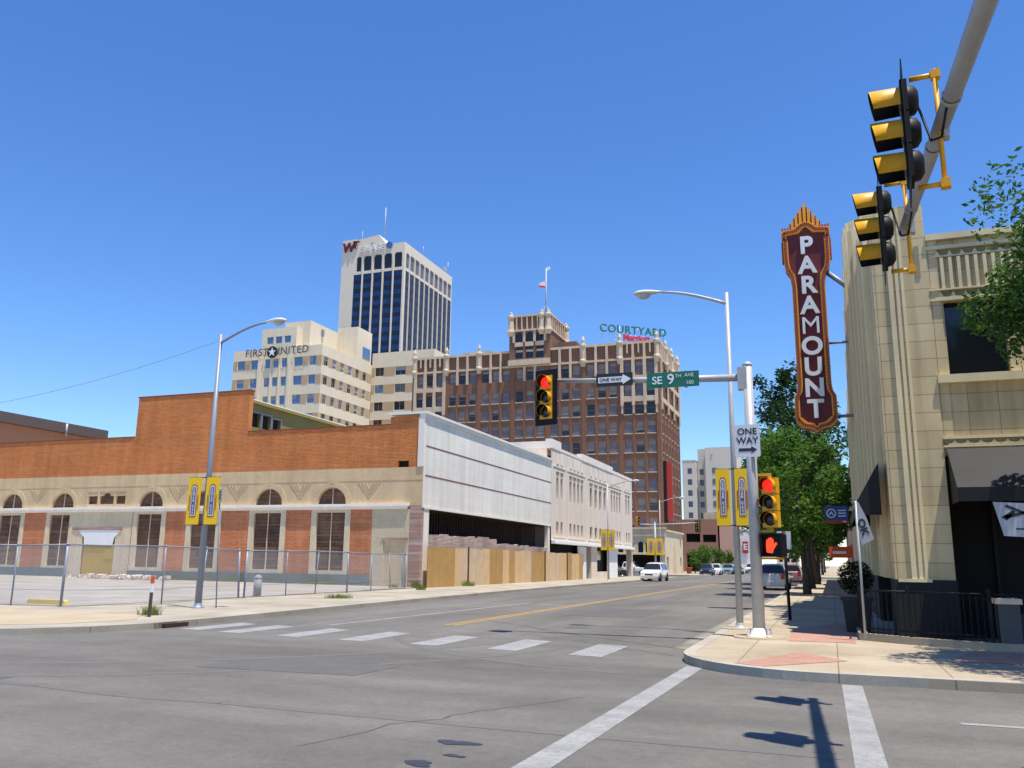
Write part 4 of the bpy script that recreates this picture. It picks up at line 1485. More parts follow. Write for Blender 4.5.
def block(name, label, x0, x1, y0, y1, z1, m, wins, wm=m_glass, side=+1, cat='building', ww=1.6, wh=2.0, cap=None):
    """distant block: recessed windows on the face towards us and on the street side"""
    t = thing(name, label, cat, ((x0 + x1) / 2, (y0 + y1) / 2, 0.1))
    mb = MB()
    us, zs = wins
    mb.grid(x0, x1, 0.1, z1, [(x - ww / 2, x + ww / 2, z - wh / 2, z + wh / 2) for x in us for z in zs], FX(y0), 0.4)
    ys = [y0 + 3 + 5 * i for i in range(int((y1 - y0 - 4) / 5))]
    X, F = (x1, FXP(x1)) if side > 0 else (x0, FXN(x0))
    mb.grid(y0, y1, 0.1, z1, [(y - ww / 2, y + ww / 2, z - wh / 2, z + wh / 2) for y in ys for z in zs], F, 0.4)
    o = x0 if side > 0 else x1
    mb.box(o - 0.2, o, y0 + 0.004, y1, 0.1, z1) if side < 0 else mb.box(o, o + 0.2, y0 + 0.004, y1, 0.1, z1)
    mb.box(x0 + 0.3, x1 - 0.3, y0 + 0.5, y1, z1 - 0.8, z1 - 0.6)
    w = mb.build('wall', m, t)
    mb = MB()
    mb.box(x0 - 0.1, x1 + 0.1, y0 - 0.1, y0 + 0.3, z1 + 0.002, z1 + 0.4)
    mb.box(X - 0.3, X + 0.1, y0 + 0.3, y1, z1 + 0.002, z1 + 0.4) if side > 0 else mb.box(X - 0.1, X + 0.3, y0 + 0.3, y1, z1 + 0.002, z1 + 0.4)
    split_build(mb, 'parapet', cap or m, w)
    for x in us:
        for z in zs:
            mb = MB()
            mb.box(x - ww / 2, x + ww / 2, y0 + 0.3, y0 + 0.38, z - wh / 2, z + wh / 2)
            mb.box(x - 0.05, x + 0.05, y0 + 0.24, y0 + 0.299, z - wh / 2, z + wh / 2)
            mb.build('window', wm, t)
    for y in ys:
        for z in zs:
            mb = MB()
            mb.box(X - side * 0.38, X - side * 0.3, y - ww / 2, y + ww / 2, z - wh / 2, z + wh / 2)
            mb.build('window', wm, t)
    return t


FT = block('stone_office_block', 'pale grey stone office block stepping up beyond the hotel', -52, -46.9, 330, 350, 40.4, m_grey, ([-49.2], [36.5 - 4.2 * i for i in range(7)]), m_blind, ww=1.7, wh=2.2)
mb = MB()
mb.grid(-46.6, -31.5, 0.1, 45.4, [(x - 0.8, x + 0.8, z - 1.1, z + 1.1) for x in (-45.2, -40.0) for z in [36.5 - 4.2 * i for i in range(7)]], FX(334), 0.5)
mb.box(-43.2, -31.5, 330, 333.9, 0.1, 45.39)
mb.box(-31.7, -31.5, 334, 352, 0.1, 45.4)
mb.box(-46.4, -31.8, 334.6, 352, 44.4, 44.6)
mb.box(-40.9, -40.2, 329.7, 329.99, 42.8, 43.5)
mb.build('upper_wing', m_grey, FT)
for z in [36.5 - 4.2 * i for i in range(7)]:
    for x, y in ((-45.2, 334.4), (-39.9, 329.9)):
        mb = MB()
        mb.box(x - 0.8, x + 0.8, y, y + 0.09, z - 1.1, z + 1.1)
        mb.build('window', m_blind, FT)

PK = thing('parking_garage', 'reddish brown low garage block with dark openings beyond the arcaded building', 'building', (-30, 180, 0.1))
mb = MB()
mb.grid(-40, -20.6, 0.1, 10.4, [(-27.2, -24.4, 5.9, 7.6), (-23.9, -21.3, 5.9, 7.4), (-27.2, -24.4, 0.2, 3.4), (-36, -29, 5.9, 7.6)], FX(175), 1.0)
mb.box(-20.9, -20.603, 175, 200, 0.1, 10.4)
mb.box(-40, -21, 176, 200, 9.5, 9.7)
mb.build('wall', m_pinkbr, PK)
mb = MB()
mb.box(-39, -21, 176.4, 176.6, 0.15, 9)
mb.build('interior', m_void, PK)
mb = MB()
mb.box(-23.8, -20.6, 176.2, 180, 10.4, 11.8)
mb.build('stair_head', m_cream, PK)

block('shop_building', 'white two storey shop row farther along the left side of the street', -30, -19.4, 212, 260, 9.6, m_grey, ([-27, -23.5, -21.0], [6.6]), m_glass)
RS = thing('red_shop_sign', 'small red sign board with a white letter on the white shop row', 'sign', (-18.7, 208, 5))
mb = MB()
mb.box(-19.3, -18.1, 208.0, 208.2, 4.2, 6.9)
mb.build('panel', m_rsign, RS)
mb = MB()
put_text(mb, 'E', 1.9, lambda x, y, z: (-18.7 + x, 207.99 - z, 5.6 + y), bold=0.06)
mb.build('lettering', m_signw, RS)
mb = MB()
mb.box(-19.8, -17.6, 208.3, 208.5, 0.13, 8.2)
mb.build('white_pier', m_white, RS)
block('far_office_block', 'tan office block at the far end of the street', -24, -14.8, 420, 450, 14, m_limeb, ([-22, -19, -16.2], [4, 8, 11.5]), m_glass)
block('far_brick_block', 'pinkish brick block at the far end of the street past the tan office', -14, -4, 520, 560, 10, m_pinkbr, ([-12, -9, -6], [4, 7.5]), m_glass)

# ------------------------------------------------------------------ terracotta theatre building on the right corner
TB = thing('theatre_building', 'cream glazed terracotta corner building with stepped ribs, black tile base and black awnings', 'building', (6, 30, 0.13))
PX0, PY0 = 1.25, 20.2
PXE = 14.0
mb = MB()
# corner pier front
mb.box(PX0, 2.4, PY0, PY0 + 1.2, 1.38, 9.3)
mb.box(PX0 + 0.18, 2.4, PY0 + 0.02, PY0 + 1.19, 9.3, 9.75)
mb.box(2.403, 2.62, PY0 + 0.03, PY0 + 1.2, 4.38, 9.0)
# front wall with the big window
mb.grid(2.62, PXE, 4.18, 8.86, [(2.66, 3.84, 5.74, 7.42), (4.3, 5.5, 5.74, 7.42), (5.9, 7.1, 5.74, 7.42), (7.5, 8.7, 5.74, 7.42), (9.1, 10.3, 5.74, 7.42)], FX(PY0 + 0.08), 0.3)
mb.box(2.403, PXE, PY0 + 0.07, PY0 + 0.4, 4.0, 4.179)
# street side wall
mb.box(PX0, PX0 + 0.3, PY0 + 1.203, 46, 1.38, 8.9)
mb.box(PX0 + 0.05, PX0 + 0.35, 22.6, 39, 8.903, 10.6)
mb.box(PX0 + 0.1, PX0 + 0.4, 25.5, 36.5, 10.603, 11.9)
mb.box(PXE - 0.3, PXE, PY0 + 0.5, 46, 0.13, 8.8)
mb.box(PX0 + 0.35, PXE - 0.3, PY0 + 0.9, 45.7, 8.2, 8.35)
mb.box(PX0, PXE, 45.7, 46, 0.13, 8.8)
tw_ = mb.build('terracotta_wall', m_terra, TB)
mb = MB()
for x, w, d in ((1.62, 0.05, 0.05), (1.75, 0.035, 0.04), (1.86, 0.03, 0.03)): mb.box(x - w, x + w, PY0 - d, PY0 - 0.002, 1.38, 9.74)
mb.box(PX0 + 0.16, PX0 + 0.5, PY0 - 0.03, PY0 + 0.5, 9.3, 9.82)
mb.box(2.15, 2.25, PY0 - 0.015, PY0 - 0.003, 8.0, 8.75, 1)
# stepped ribs up the street side
ribs = [(21.6, 9.05), (22.5, 9.5), (23.3, 9.9), (24.2, 10.5), (25.1, 11.1), (26.0, 11.5), (27.0, 11.8), (28.2, 12.3), (29.4, 12.7), (30.6, 13.1), (31.4, 13.3), (32.2, 13.1), (33.4, 12.7), (34.6, 12.3), (35.8, 11.8), (36.8, 11.4), (38, 10.6), (39.3, 9.9), (40.5, 9.4), (42, 9.1), (44, 9.0), (45.7, 9.0)]
for i, (y, z) in enumerate(ribs):
    w = 0.14 if i % 2 else 0.2
    p = (0.06 if i % 2 else 0.14) + 0.008 * max(0, min(y - 21, 10.5 - abs(y - 31.4) * 0.6))
    mb.box(PX0 - p, PX0 + 0.3, y - w, y + w, 3.9 if 22 < y < 27 else 1.4, z)
    mb.box(PX0 - p + 0.05, PX0 + 0.26, y - w + 0.05, y + w - 0.05, z, z + 0.3)
mb.build('terracotta_rib', [m_terrap, m_terrad], tw_)
# bands, fluting and cornice of the front
mb = MB()
mb.box(2.403, PXE, PY0 - 0.02, PY0 + 0.078, 8.62, 8.7)
mb.box(2.403, PXE, PY0 - 0.05, PY0 + 0.2, 8.84, 8.98)
mb.box(2.403, PXE, PY0 - 0.02, PY0 + 0.078, 7.42, 7.47)
mb.box(2.403, PXE, PY0 - 0.02, PY0 + 0.078, 7.66, 7.7)
mb.box(2.403, PXE, PY0 - 0.07, PY0 + 0.079, 5.56, 5.74)
mb.box(2.403, PXE, PY0 - 0.02, PY0 + 0.068, 4.34, 4.4)
mb.box(2.403, PXE, PY0 - 0.03, PY0 + 0.068, 4.16, 4.2)
x = 2.66
while x < 9:
    mb.box(x, x + 0.07, PY0 + 0.0, PY0 + 0.077, 7.7, 8.42)
    x += 0.17
x = 2.5
while x < 9:
    for z0, z1 in ((8.44, 8.6), (7.48, 7.65), (4.21, 4.33)):
        h = z1 - z0
        mb.plate([[(x, z0), (x + 0.24, z0), (x + 0.24, z0 + 0.03), (x + 0.17, z0 + 0.04), (x + 0.12, z1 - 0.02), (x + 0.07, z0 + 0.04), (x, z0 + 0.03)]], FX(PY0), 0, 0.06)
    x += 0.25
split_build(mb, 'ornamental_band', m_terrap, tw_)
mb = MB()
mb.box(2.63, PXE, PY0 + 0.076, PY0 + 0.0795, 8.42, 8.62)
mb.box(2.63, PXE, PY0 + 0.076, PY0 + 0.0795, 7.47, 7.66)
mb.box(2.42, PXE, PY0 + 0.064, PY0 + 0.0695, 4.2, 4.34)
split_build(mb, 'band_ground', m_terrad, tw_)
for a, b in ((2.66, 3.84), (4.3, 5.5), (5.9, 7.1), (7.5, 8.7), (9.1, 10.3)):
    mb = MB()
    mb.box(a, b, PY0 + 0.3, PY0 + 0.36, 5.74, 7.42)
    mb.box(a, b, PY0 + 0.24, PY0 + 0.299, 5.74, 5.8, 1)
    mb.box(a, b, PY0 + 0.24, PY0 + 0.299, 7.36, 7.42, 1)
    mb.build('window', [m_glass, m_black], TB)
mb = MB()
mb.box(PX0 - 0.03, 2.43, PY0 - 0.04, PY0 + 1.2, 0.13, 1.379)
mb.box(PX0 - 0.03, PX0 + 0.3, 27.2, 46, 0.13, 1.379)
mb.build('black_tile_base', m_btile, TB)
mb = MB()
mb.box(1.3, 1.95, PY0 - 0.07, PY0 - 0.041, 1.33, 1.4)
mb.build('ledge', m_terrap, TB)
# dark shopfronts set back under the awnings
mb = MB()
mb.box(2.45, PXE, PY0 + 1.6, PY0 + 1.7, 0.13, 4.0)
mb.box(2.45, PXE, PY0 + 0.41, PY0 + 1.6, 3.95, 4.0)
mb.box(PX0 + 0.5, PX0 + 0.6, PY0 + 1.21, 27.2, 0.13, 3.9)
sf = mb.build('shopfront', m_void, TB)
mb = MB()
for x in (2.5, 3.4, 4.6, 5.8, 7.0, 8.2): mb.box(x, x + 0.08, PY0 + 1.5, PY0 + 1.598, 0.13, 3.9)
mb.box(2.45, PXE, PY0 + 1.5, PY0 + 1.598, 0.9, 1.0)
for y in (22.5, 24, 25.5): mb.box(PX0 + 0.42, PX0 + 0.499, y, y + 0.08, 0.13, 3.8)
split_build(mb, 'shopfront_frame', m_black, sf)
# front awning
mb = MB()
ya, yb = PY0 - 0.02, PY0 - 1.05
zt, zb = 4.13, 3.22
mb.quad((2.45, ya, zt), (PXE, ya, zt), (PXE, yb, zb), (2.45, yb, zb))
mb.quad((2.45, ya, zt - 0.03), (PXE, ya, zt - 0.03), (PXE, yb + 0.02, zb - 0.02), (2.45, yb + 0.02, zb - 0.02))
aw_ = mb.build('front_awning', m_awnv, TB, fix=False)
mb = MB()
mb.box(2.45, PXE, yb - 0.01, yb + 0.012, zb - 0.28, zb - 0.003)
mb.plate([[(ya, zt - 0.01), (yb + 0.02, zb - 0.01), (yb + 0.02, zb - 0.28), (ya, zb - 0.28)]], FXN(2.452), 0, 0.02)
mb.build('valance', m_awn, aw_)
# side awning over the pavement
mb = MB()
xa, xb = PX0 - 0.16, PX0 - 0.68
y0, y1 = 20.4, 26.4
mb.quad((xa, y0, 3.9), (xa, y1, 3.9), (xb, y1, 3.0), (xb, y0, 3.0))
mb.quad((xb, y0, 3.0), (xb, y1, 3.0), (xb, y1, 2.75), (xb, y0, 2.75))
for y in (y0, y1): mb.plate([[(xa, 3.89), (xb + 0.01, 2.99), (xb + 0.01, 2.75), (xa, 2.75)]], (lambda u, v, d, y=y: (u, y + d, v)), 0, 0.015)
mb.build('side_awning', m_awn, TB, fix=False)
mb = MB()
for yy, zz in ((38, 9.6), (39.2, 9.2), (40.4, 8.9)):
    pass
for i in range(14): mb.box(PX0 - 0.3, PX0 - 0.2, 38 + 0.55 * i, 38.12 + 0.55 * i, 5.2 + 0.1 * i, 5.4 + 0.1 * i)
# buildings farther along the right side
SH = block('brick_shop_row', 'tan brick shop row beyond the terracotta building on the right pavement', 1.6, 16, 46.4, 100, 8.2, m_cream, ([4], [5.5]), m_glass, side=-1, ww=1.2, wh=1.8)
OA = thing('orange_awning', 'orange red canvas awning over the right pavement beyond the blue sign', 'awning', (0.6, 74, 2.6))
mb = MB()
mb.quad((1.59, 72, 3.3), (1.59, 78, 3.3), (-0.15, 78, 2.5), (-0.15, 72, 2.5))
mb.quad((-0.15, 72, 2.5), (-0.15, 78, 2.5), (-0.15, 78, 1.95), (-0.15, 72, 1.95))
mb.plate([[(1.59, 3.1), (-0.15, 3.1), (-0.15, 2.25), (1.59, 2.25)]], FX(71.9), 0, 0.06)
mb.build('canvas', m_osign, OA, fix=False)
mb = MB()
put_text(mb, 'SALE', 0.36, lambda x, y, z: (0.55 + x, 71.99 - z, 2.25 + y), bold=0.02) if False else mb.box(0.1, 1.1, 71.87, 71.899, 2.55, 2.75)
mb.build('white_stripe', m_signw, OA)
BS = thing('hanging_sign', 'blue hanging sign with a white circle mark and red lower edge by the black awning', 'sign', (0.25, 40, 3.5))
mb = MB()
mb.box(-0.16, 0.78, 40.0, 40.12, 3.58, 4.2, 0)
mb.box(-0.16, 0.78, 40.0, 40.12, 3.46, 3.577, 1)
mb.build('panel', [m_bsign, m_rsign], BS)
mb = MB()
ring = lambda r_: [(0.1 + r_ * math.cos(2 * PI * i / 24), 3.88 + r_ * math.sin(2 * PI * i / 24)) for i in range(24)]
mb.plate([ring(0.2), ring(0.155)], FX(39.985), 0, 0.012)
mb.plate([[(-0.02, 3.8), (0.1, 3.98), (0.22, 3.8), (0.17, 3.8), (0.1, 3.9), (0.03, 3.8)]], FX(39.985), 0, 0.012)
for z in (3.98, 3.86, 3.74): mb.box(0.38, 0.70, 39.985, 39.998, z, z + 0.05)
mb.box(0.55, 0.7, 39.985, 39.998, 3.5, 3.55)
mb.build('emblem', m_signg, BS)
mb = MB()
mb.box(-0.2, PX0 + 0.05, 40.02, 40.1, 4.25, 4.3)
for x in (-0.1, 0.7): mb.box(x, x + 0.03, 40.04, 40.08, 4.19, 4.26)
split_build(mb, 'bracket', m_black, BS)

# ------------------------------------------------------------------ PARAMOUNT blade sign
PS = thing('theatre_sign', 'tall maroon vertical PARAMOUNT sign edged in amber lights on the cream corner building', 'sign', (-0.15, 33, 6.4))
cxs = -0.21
YS = 33.0
half = [(a_ * 0.9, z_) for a_, z_ in [(0.0, 6.42), (0.22, 6.55), (0.55, 6.60), (0.76, 6.78), (0.82, 7.0), (0.82, 7.75), (0.70, 7.95), (0.66, 8.2), (0.66, 12.1), (0.72, 12.5), (0.88, 12.75), (0.93, 13.1), (0.93, 13.95), (0.98, 14.05), (0.98, 14.32), (0.5, 14.36), (0.25, 14.55), (0.0, 14.62)]]
def sym(h): return [(cxs + a, z) for a, z in h] + [(cxs - a, z) for a, z in reversed(h) if a > 0]
def inset(h, d):
    out = []
    for a, z in h:
        k = (z - 10.5) / 4.2
        out.append((max(0.0, a - d * (1 if a > 0.3 else a / 0.3)), z - d * (1.1 if z > 14 else (-1.1 if z < 6.9 else 0))))
    return out
f = FX(YS)
mb = MB()
mb.plate([sym(half)], f, -0.2, 0.2)
mb.build('cabinet', m_maroon, PS)
for sgy in (-1, 1):
    mb = MB()
    mb.plate([sym(half), sym(inset(half, 0.185))], f, sgy * 0.2, sgy * 0.27)
    br = mb.build('amber_border', m_amber, PS)
    mb = MB()
    pts = inset(half, 0.085)
    P = sym(pts)
    tot = []
    for i in range(len(P)):
        a, b = Vector(P[i]), Vector(P[(i + 1) % len(P)])
        L = (b - a).length
        k = max(1, math.ceil(L / 0.13))
        for j in range(k): tot.append(a + (b - a) * (j + 0.5) / k)
    for q in tot:
        mb.box(q.x - 0.05, q.x + 0.05, YS + sgy * 0.272, YS + sgy * 0.31, q.y - 0.05, q.y + 0.05)
    mb.build('light_bulb', m_bulb, br)
# stepped crest
for i, (x, z1) in enumerate(((0, 15.38), (-0.155, 15.16), (0.155, 15.16), (-0.31, 14.92), (0.31, 14.92), (-0.46, 14.66), (0.46, 14.66))):
    mb = MB()
    z0 = 14.62 - abs(x) * 0.5
    mb.box(cxs + x - 0.05, cxs + x + 0.05, YS - 0.24, YS + 0.24, z0, z1, 0)
    for k in range(int((z1 - z0) / 0.13)):
        for s in (-1, 1): mb.box(cxs + x + s * 0.08 - 0.025, cxs + x + s * 0.08 + 0.025, YS - 0.2, YS + 0.2, z0 + 0.13 * k + 0.02, z0 + 0.13 * k + 0.1, 1)
    mb.build('crest_fin', [m_amber, m_bulb], PS)
mb = MB()
for s in (-1, 1):
    for k in range(4): mb.box(cxs + s * (0.5 + 0.1 * k), cxs + s * (0.57 + 0.1 * k), YS - 0.18, YS + 0.18, 14.37, 14.46)
    for k in range(5): mb.box(cxs + s * 0.845, cxs + s * 0.9, YS - 0.2, YS + 0.2, 13.1 + 0.17 * k, 13.2 + 0.17 * k)
split_build(mb, 'crest_bulbs', m_bulb, PS)
for i, ch in enumerate('PARAMOUNT'):
    z = 13.62 - i * 0.795
    for sgy in (-1, 1):
        mb = MB()
        put_text(mb, ch, 0.93, lambda x, y, d: (cxs - sgy * x, YS + sgy * (0.26 + d), z + y), bold=0.0 if ch == 'M' else 0.03, thick=0.05)
        mb.build('letter', m_whlet, PS)
mb = MB()
mb.tube([(0.45, 33, 12.6), (PX0 + 0.1, 33, 11.75)], 0.1, 8)
mb.tube([(0.4, 33, 7.0), (PX0 + 0.1, 33, 7.05)], 0.06, 8)
mb.tube([(0.3, 33, 9.8), (PX0 + 0.1, 33, 9.8)], 0.05, 8)
split_build(mb, 'support_arm', m_gsteel, PS)

# ------------------------------------------------------------------ patio in front of the corner
mb = MB()
pc = [(0.45, 19.9), (1.4, 19.2), (2.75, 18.6), (8, 18.4)]
for k in range(len(pc) - 1):
    a, b = Vector(pc[k]), Vector(pc[k + 1])
    n_ = Vector((-(b - a).y, (b - a).x)).normalized() * 0.18
    mb.add([(*a, 0.13), (*b, 0.13), (*(b + n_), 0.13), (*(a + n_), 0.13), (*a, 0.27), (*b, 0.27), (*(b + n_), 0.27), (*(a + n_), 0.27)],
           [(4, 5, 6, 7), (0, 1, 5, 4), (1, 2, 6, 5), (2, 3, 7, 6), (3, 0, 4, 7)])
mb.box(0.45, 0.62, 19.95, 21.7, 0.13, 0.27)
solo(mb, 'patio_kerb', m_sand, 'low buff stone kerb under the black patio railing at the corner building', 'low wall')
RL = thing('patio_railing', 'black iron picket railing around the dark patio of the corner building', 'railing', (0.6, 19.6, 0.27))
mb = MB()
posts = []
pp = [(0.53, 21.6), (0.53, 19.95)] + [(x, y + 0.09) for x, y in pc[1:]]
for k in range(len(pp) - 1):
    a, b = Vector(pp[k]), Vector(pp[k + 1])
    L = (b - a).length
    mb.tube([(*a, 1.15), (*b, 1.15)], 0.02, 6)
    mb.tube([(*a, 0.38), (*b, 0.38)], 0.016, 6)
mb.build('rail', m_black, RL)
mb = MB()
for k in range(len(pp) - 1):
    a, b = Vector(pp[k]), Vector(pp[k + 1])
    L = (b - a).length
    nk = int(L / 0.11)
    for j in range(nk):
        q = a + (b - a) * j / nk
        mb.box(q.x - 0.009, q.x + 0.009, q.y - 0.009, q.y + 0.009, 0.27, 1.15)
mb.build('picket', m_black, RL)
mb = MB()
for q in pp: mb.box(q[0] - 0.03, q[0] + 0.03, q[1] - 0.03, q[1] + 0.03, 0.27, 1.25)
split_build(mb, 'post', m_black, RL)
TP = thing('topiary_planter', 'dark clipped ball shrub in a square grey planter beside the black railing', 'plant', (0.5, 22.3, 0.13))
mb = MB()
mb.add([(0.24, 22.05, 0.13), (0.76, 22.05, 0.13), (0.76, 22.55, 0.13), (0.24, 22.55, 0.13), (0.18, 21.99, 0.85), (0.82, 21.99, 0.85), (0.82, 22.61, 0.85), (0.18, 22.61, 0.85)],
       [(3, 2, 1, 0), (4, 5, 6, 7), (0, 1, 5, 4), (1, 2, 6, 5), (2, 3, 7, 6), (3, 0, 4, 7)])
mb.box(0.14, 0.86, 21.95, 22.65, 0.85, 0.92)
mb.build('planter', mat('grey_planter', (0.045, 0.045, 0.045), 0.8), TP)


def leaf_cloud(mb, centers, per, size, rnd, squash=0.8):
    for c, rad in centers:
        for _ in range(per):
            v = Vector((rnd.gauss(0, 1), rnd.gauss(0, 1), rnd.gauss(0, 1) * squash))
            v = v.normalized() * rad * rnd.uniform(0.25, 1.0) ** 0.5
            p = Vector(c) + v
            s = size * rnd.uniform(0.6, 1.4)
            a = Vector((rnd.gauss(0, 1), rnd.gauss(0, 1), rnd.gauss(0, 0.5))).normalized()
            b = a.cross(Vector((rnd.gauss(0, 1), rnd.gauss(0, 1), rnd.gauss(0, 1)))).normalized()
            mb.add([p - a * s, p + b * s * 0.42, p + a * s, p - b * s * 0.42], [(0, 1, 2, 3)])


rnd = random.Random(21)
mb = MB()
leaf_cloud(mb, [((0.5, 22.3, 1.38), 0.42)], 3200, 0.03, rnd, 1.0)
mb.build('foliage', leafmat('leaf_topiary', (0.006, 0.014, 0.007), (0.016, 0.03, 0.012)), TP, fix=False)
PP = thing('stone_pillar', 'short grey pillar with a pale cap at the end of the patio railing', 'pillar', (3.1, 18.75, 0.13))
mb = MB()
mb.box(2.88, 3.24, 18.62, 18.98, 0.13, 0.98)
mb.box(3.26, 8.0, 18.7, 18.9, 0.27, 0.8)
mb.build('shaft', mat('pillar_brick', (0.10, 0.095, 0.09), 0.9, var=0.2), PP)
mb = MB()
mb.box(2.84, 3.28, 18.58, 19.02, 0.981, 1.08)
mb.build('cap', m_cream, PP)
FB1 = thing('feather_banner', 'pale grey banner with dark OK letters on a slim pole at the patio railing', 'banner', (0.56, 19.62, 0.2))
mb = MB()
mb.tube([(0.56, 19.62, 0.2), (0.55, 19.62, 3.0)], 0.025, 8)
mb.build('pole', m_steel, FB1)
mb = MB()
cl = [(0.52, 2.98), (0.60, 2.98), (0.74, 2.65), (0.86, 2.2), (0.62, 2.08), (0.56, 2.4)]
mb.plate([cl], FX(19.6), 0, 0.01)
mb.build('cloth', mat('faded_cloth', (0.34, 0.35, 0.37), 0.8), FB1)
mb = MB()
ca, sa = math.cos(-1.25), math.sin(-1.25)
put_text(mb, 'OK', 0.24, lambda x, y, z: (0.655 + (x * ca - y * sa) * 0.8, 19.595 - z, 2.45 + (x * sa + y * ca)), bold=0.012, thick=0.002)
mb.build('lettering', m_signk, FB1)
WB = thing('white_banner', 'tilted pale banner with crossed black strokes hanging under the black front awning', 'banner', (3.6, 19.15, 2.6))
mb = MB()
bq = lambda u, v, d: (3.05 + u + 0.14 * (1 - v), 19.14 + d, 2.26 + v * 0.66 - u * 0.04)
mb.plate([[(0, 0), (0.45, -0.02), (0.9, 0.01), (1.15, 0), (1.15, 1.0), (0.6, 0.985), (0, 1)]], bq, 0, 0.012)
mb.build('cloth', mat('banner_cloth', (0.42, 0.44, 0.48), 0.7, var=0.12), WB)
mb = MB()
def stroke(a, b, w):
    a, b = Vector(a), Vector(b)
    t = (b - a).normalized()
    q = Vector((-t.y, t.x)) * w
    mb.plate([[tuple(a - q), tuple(b - q * 0.5), tuple(b + q * 0.5), tuple(a + q)]], bq, -0.004, -0.001)
stroke((0.12, 0.55), (1.0, 0.92), 0.05)
stroke((0.2, 0.9), (0.95, 0.35), 0.045)
stroke((0.1, 0.5), (0.32, 0.75), 0.06)
stroke((0.25, 0.22), (0.95, 0.24), 0.025)
mb.build('black_stroke', m_signk, WB)

# ------------------------------------------------------------------ traffic signals
def signal_parts(root, lit, back=True, dark=False):
    """vertical three-section head in local coords, facing -Y, centred on the origin"""
    mb = MB()
    for k in range(3):
        z = 0.36 - 0.36 * k
        hd_ = 0.07 if dark else 0.16
        mb.box(-0.17, 0.17, 0.0, hd_, z - 0.172, z + 0.172)
        mb.lathe([(0.165, hd_), (0.15, hd_ + 0.06), (0.09, hd_ + 0.1), (0, hd_ + 0.105)], (0, 0, z), 14, axis='y', mi=1)
    mb.build('housing', [m_black if dark else m_ysig, m_black], root)
    if back:
        mb = MB()
        o = rect(-0.31, 0.31, -0.68, 0.68)
        mb.plate([o, rect(-0.172, 0.172, -0.535, 0.535)], FX(0.02), 0, 0.012)
        mb.build('backplate', m_black, root)
    for k in range(3):
        z = 0.36 - 0.36 * k
        mb = MB()
        mb.lathe([(0.0, -0.03), (0.08, -0.022), (0.14, 0.0), (0.14, 0.01)], (0, 0, z), 18, axis='y')
        ln = mb.build('lens', m_red_on if (k == 0 and lit) else m_off, root)
        mb = MB()
        n = 20
        vl = 0.27 if dark else 0.17
        vs, fs = [], []
        for i in range(n + 1):
            a = -0.35 * PI / 2 + (PI + 0.35 * PI) * i / n
            for r_, y_ in ((0.158, 0.0), (0.166, -vl - 0.03 * math.sin(a))):
                vs.append((r_ * math.cos(a), y_, z + r_ * math.sin(a)))
        for i in range(n): fs.append((2 * i, 2 * i + 1, 2 * i + 3, 2 * i + 2))
        b0 = len(vs)
        vs += [(x * 0.965, y, z + (zz - z) * 0.965) for x, y, zz in vs]
        fs2 = [tuple(b0 + q for q in f_) for f_ in fs]
        rim = [(2 * i + 1, 2 * i + 3, b0 + 2 * i + 3, b0 + 2 * i + 1) for i in range(n)]
        mb.add(vs, fs + rim, 0, True)
        mb.add([vs[q] for q in range(len(vs))], fs2, 1, True)
        mb.build('visor', [m_ysig, m_black], root, fix=False)


def mast_pole(name, label, x, y, h, rad=0.12, group=None):
    t = thing(name, label, 'pole', (x, y, 0.13), group=group)
    mb = MB()
    mb.tube([(x, y, 0.2), (x, y, h)], [rad, rad * 0.78], 16)
    mb.build('shaft', m_steel, t)
    mb = MB()
    mb.lathe([(rad * 1.9, 0.13), (rad * 1.9, 0.18), (rad * 1.4, 0.2), (rad * 1.3, 0.3), (rad * 1.02, 0.34)], (x, y, 0), 16)
    for s in (-1, 1):
        for q in (-1, 1): mb.box(x + s * rad * 1.6 - 0.03, x + s * rad * 1.6 + 0.03, y + q * rad * 1.6 - 0.03, y + q * rad * 1.6 + 0.03, 0.2, 0.3)
    mb.build('base', m_gwhite, t)
    mb = MB()
    mb.lathe([(rad * 0.85, h), (rad * 0.85, h + 0.03), (rad * 0.5, h + 0.08), (0, h + 0.09)], (x, y, 0), 12)
    mb.build('cap', m_steel, t)
    return t


JX, JY = -1.53, 19.38
JP = mast_pole('signal_pole', 'galvanised signal pole on the right corner carrying the long mast arm over the street', JX, JY, 6.05, 0.13)
mb = MB()
mb.tube([(JX - 0.1, JY, 5.78), (JX - 2, JY, 5.84), (-6.15, JY, 5.98)], [0.085, 0.075, 0.05], 12)
mb.build('mast_arm', m_steel, JP)
mb = MB()
mb.box(JX - 0.22, JX - 0.02, JY - 0.13, JY + 0.13, 5.5, 6.0)
mb.build('arm_clamp', m_steel, JP)
# footing of the pole
mb = MB()
mb.lathe([(0.55, 0.12), (0.53, 0.165), (0, 0.17)], (JX, JY, 0), 18, smooth=False)
mb.lathe([(0.45, 0.12), (0.43, 0.165), (0, 0.17)], (-2.16, 21.8, 0), 18, smooth=False)
solo(mb, 'pole_footing', m_sand, kind='structure')

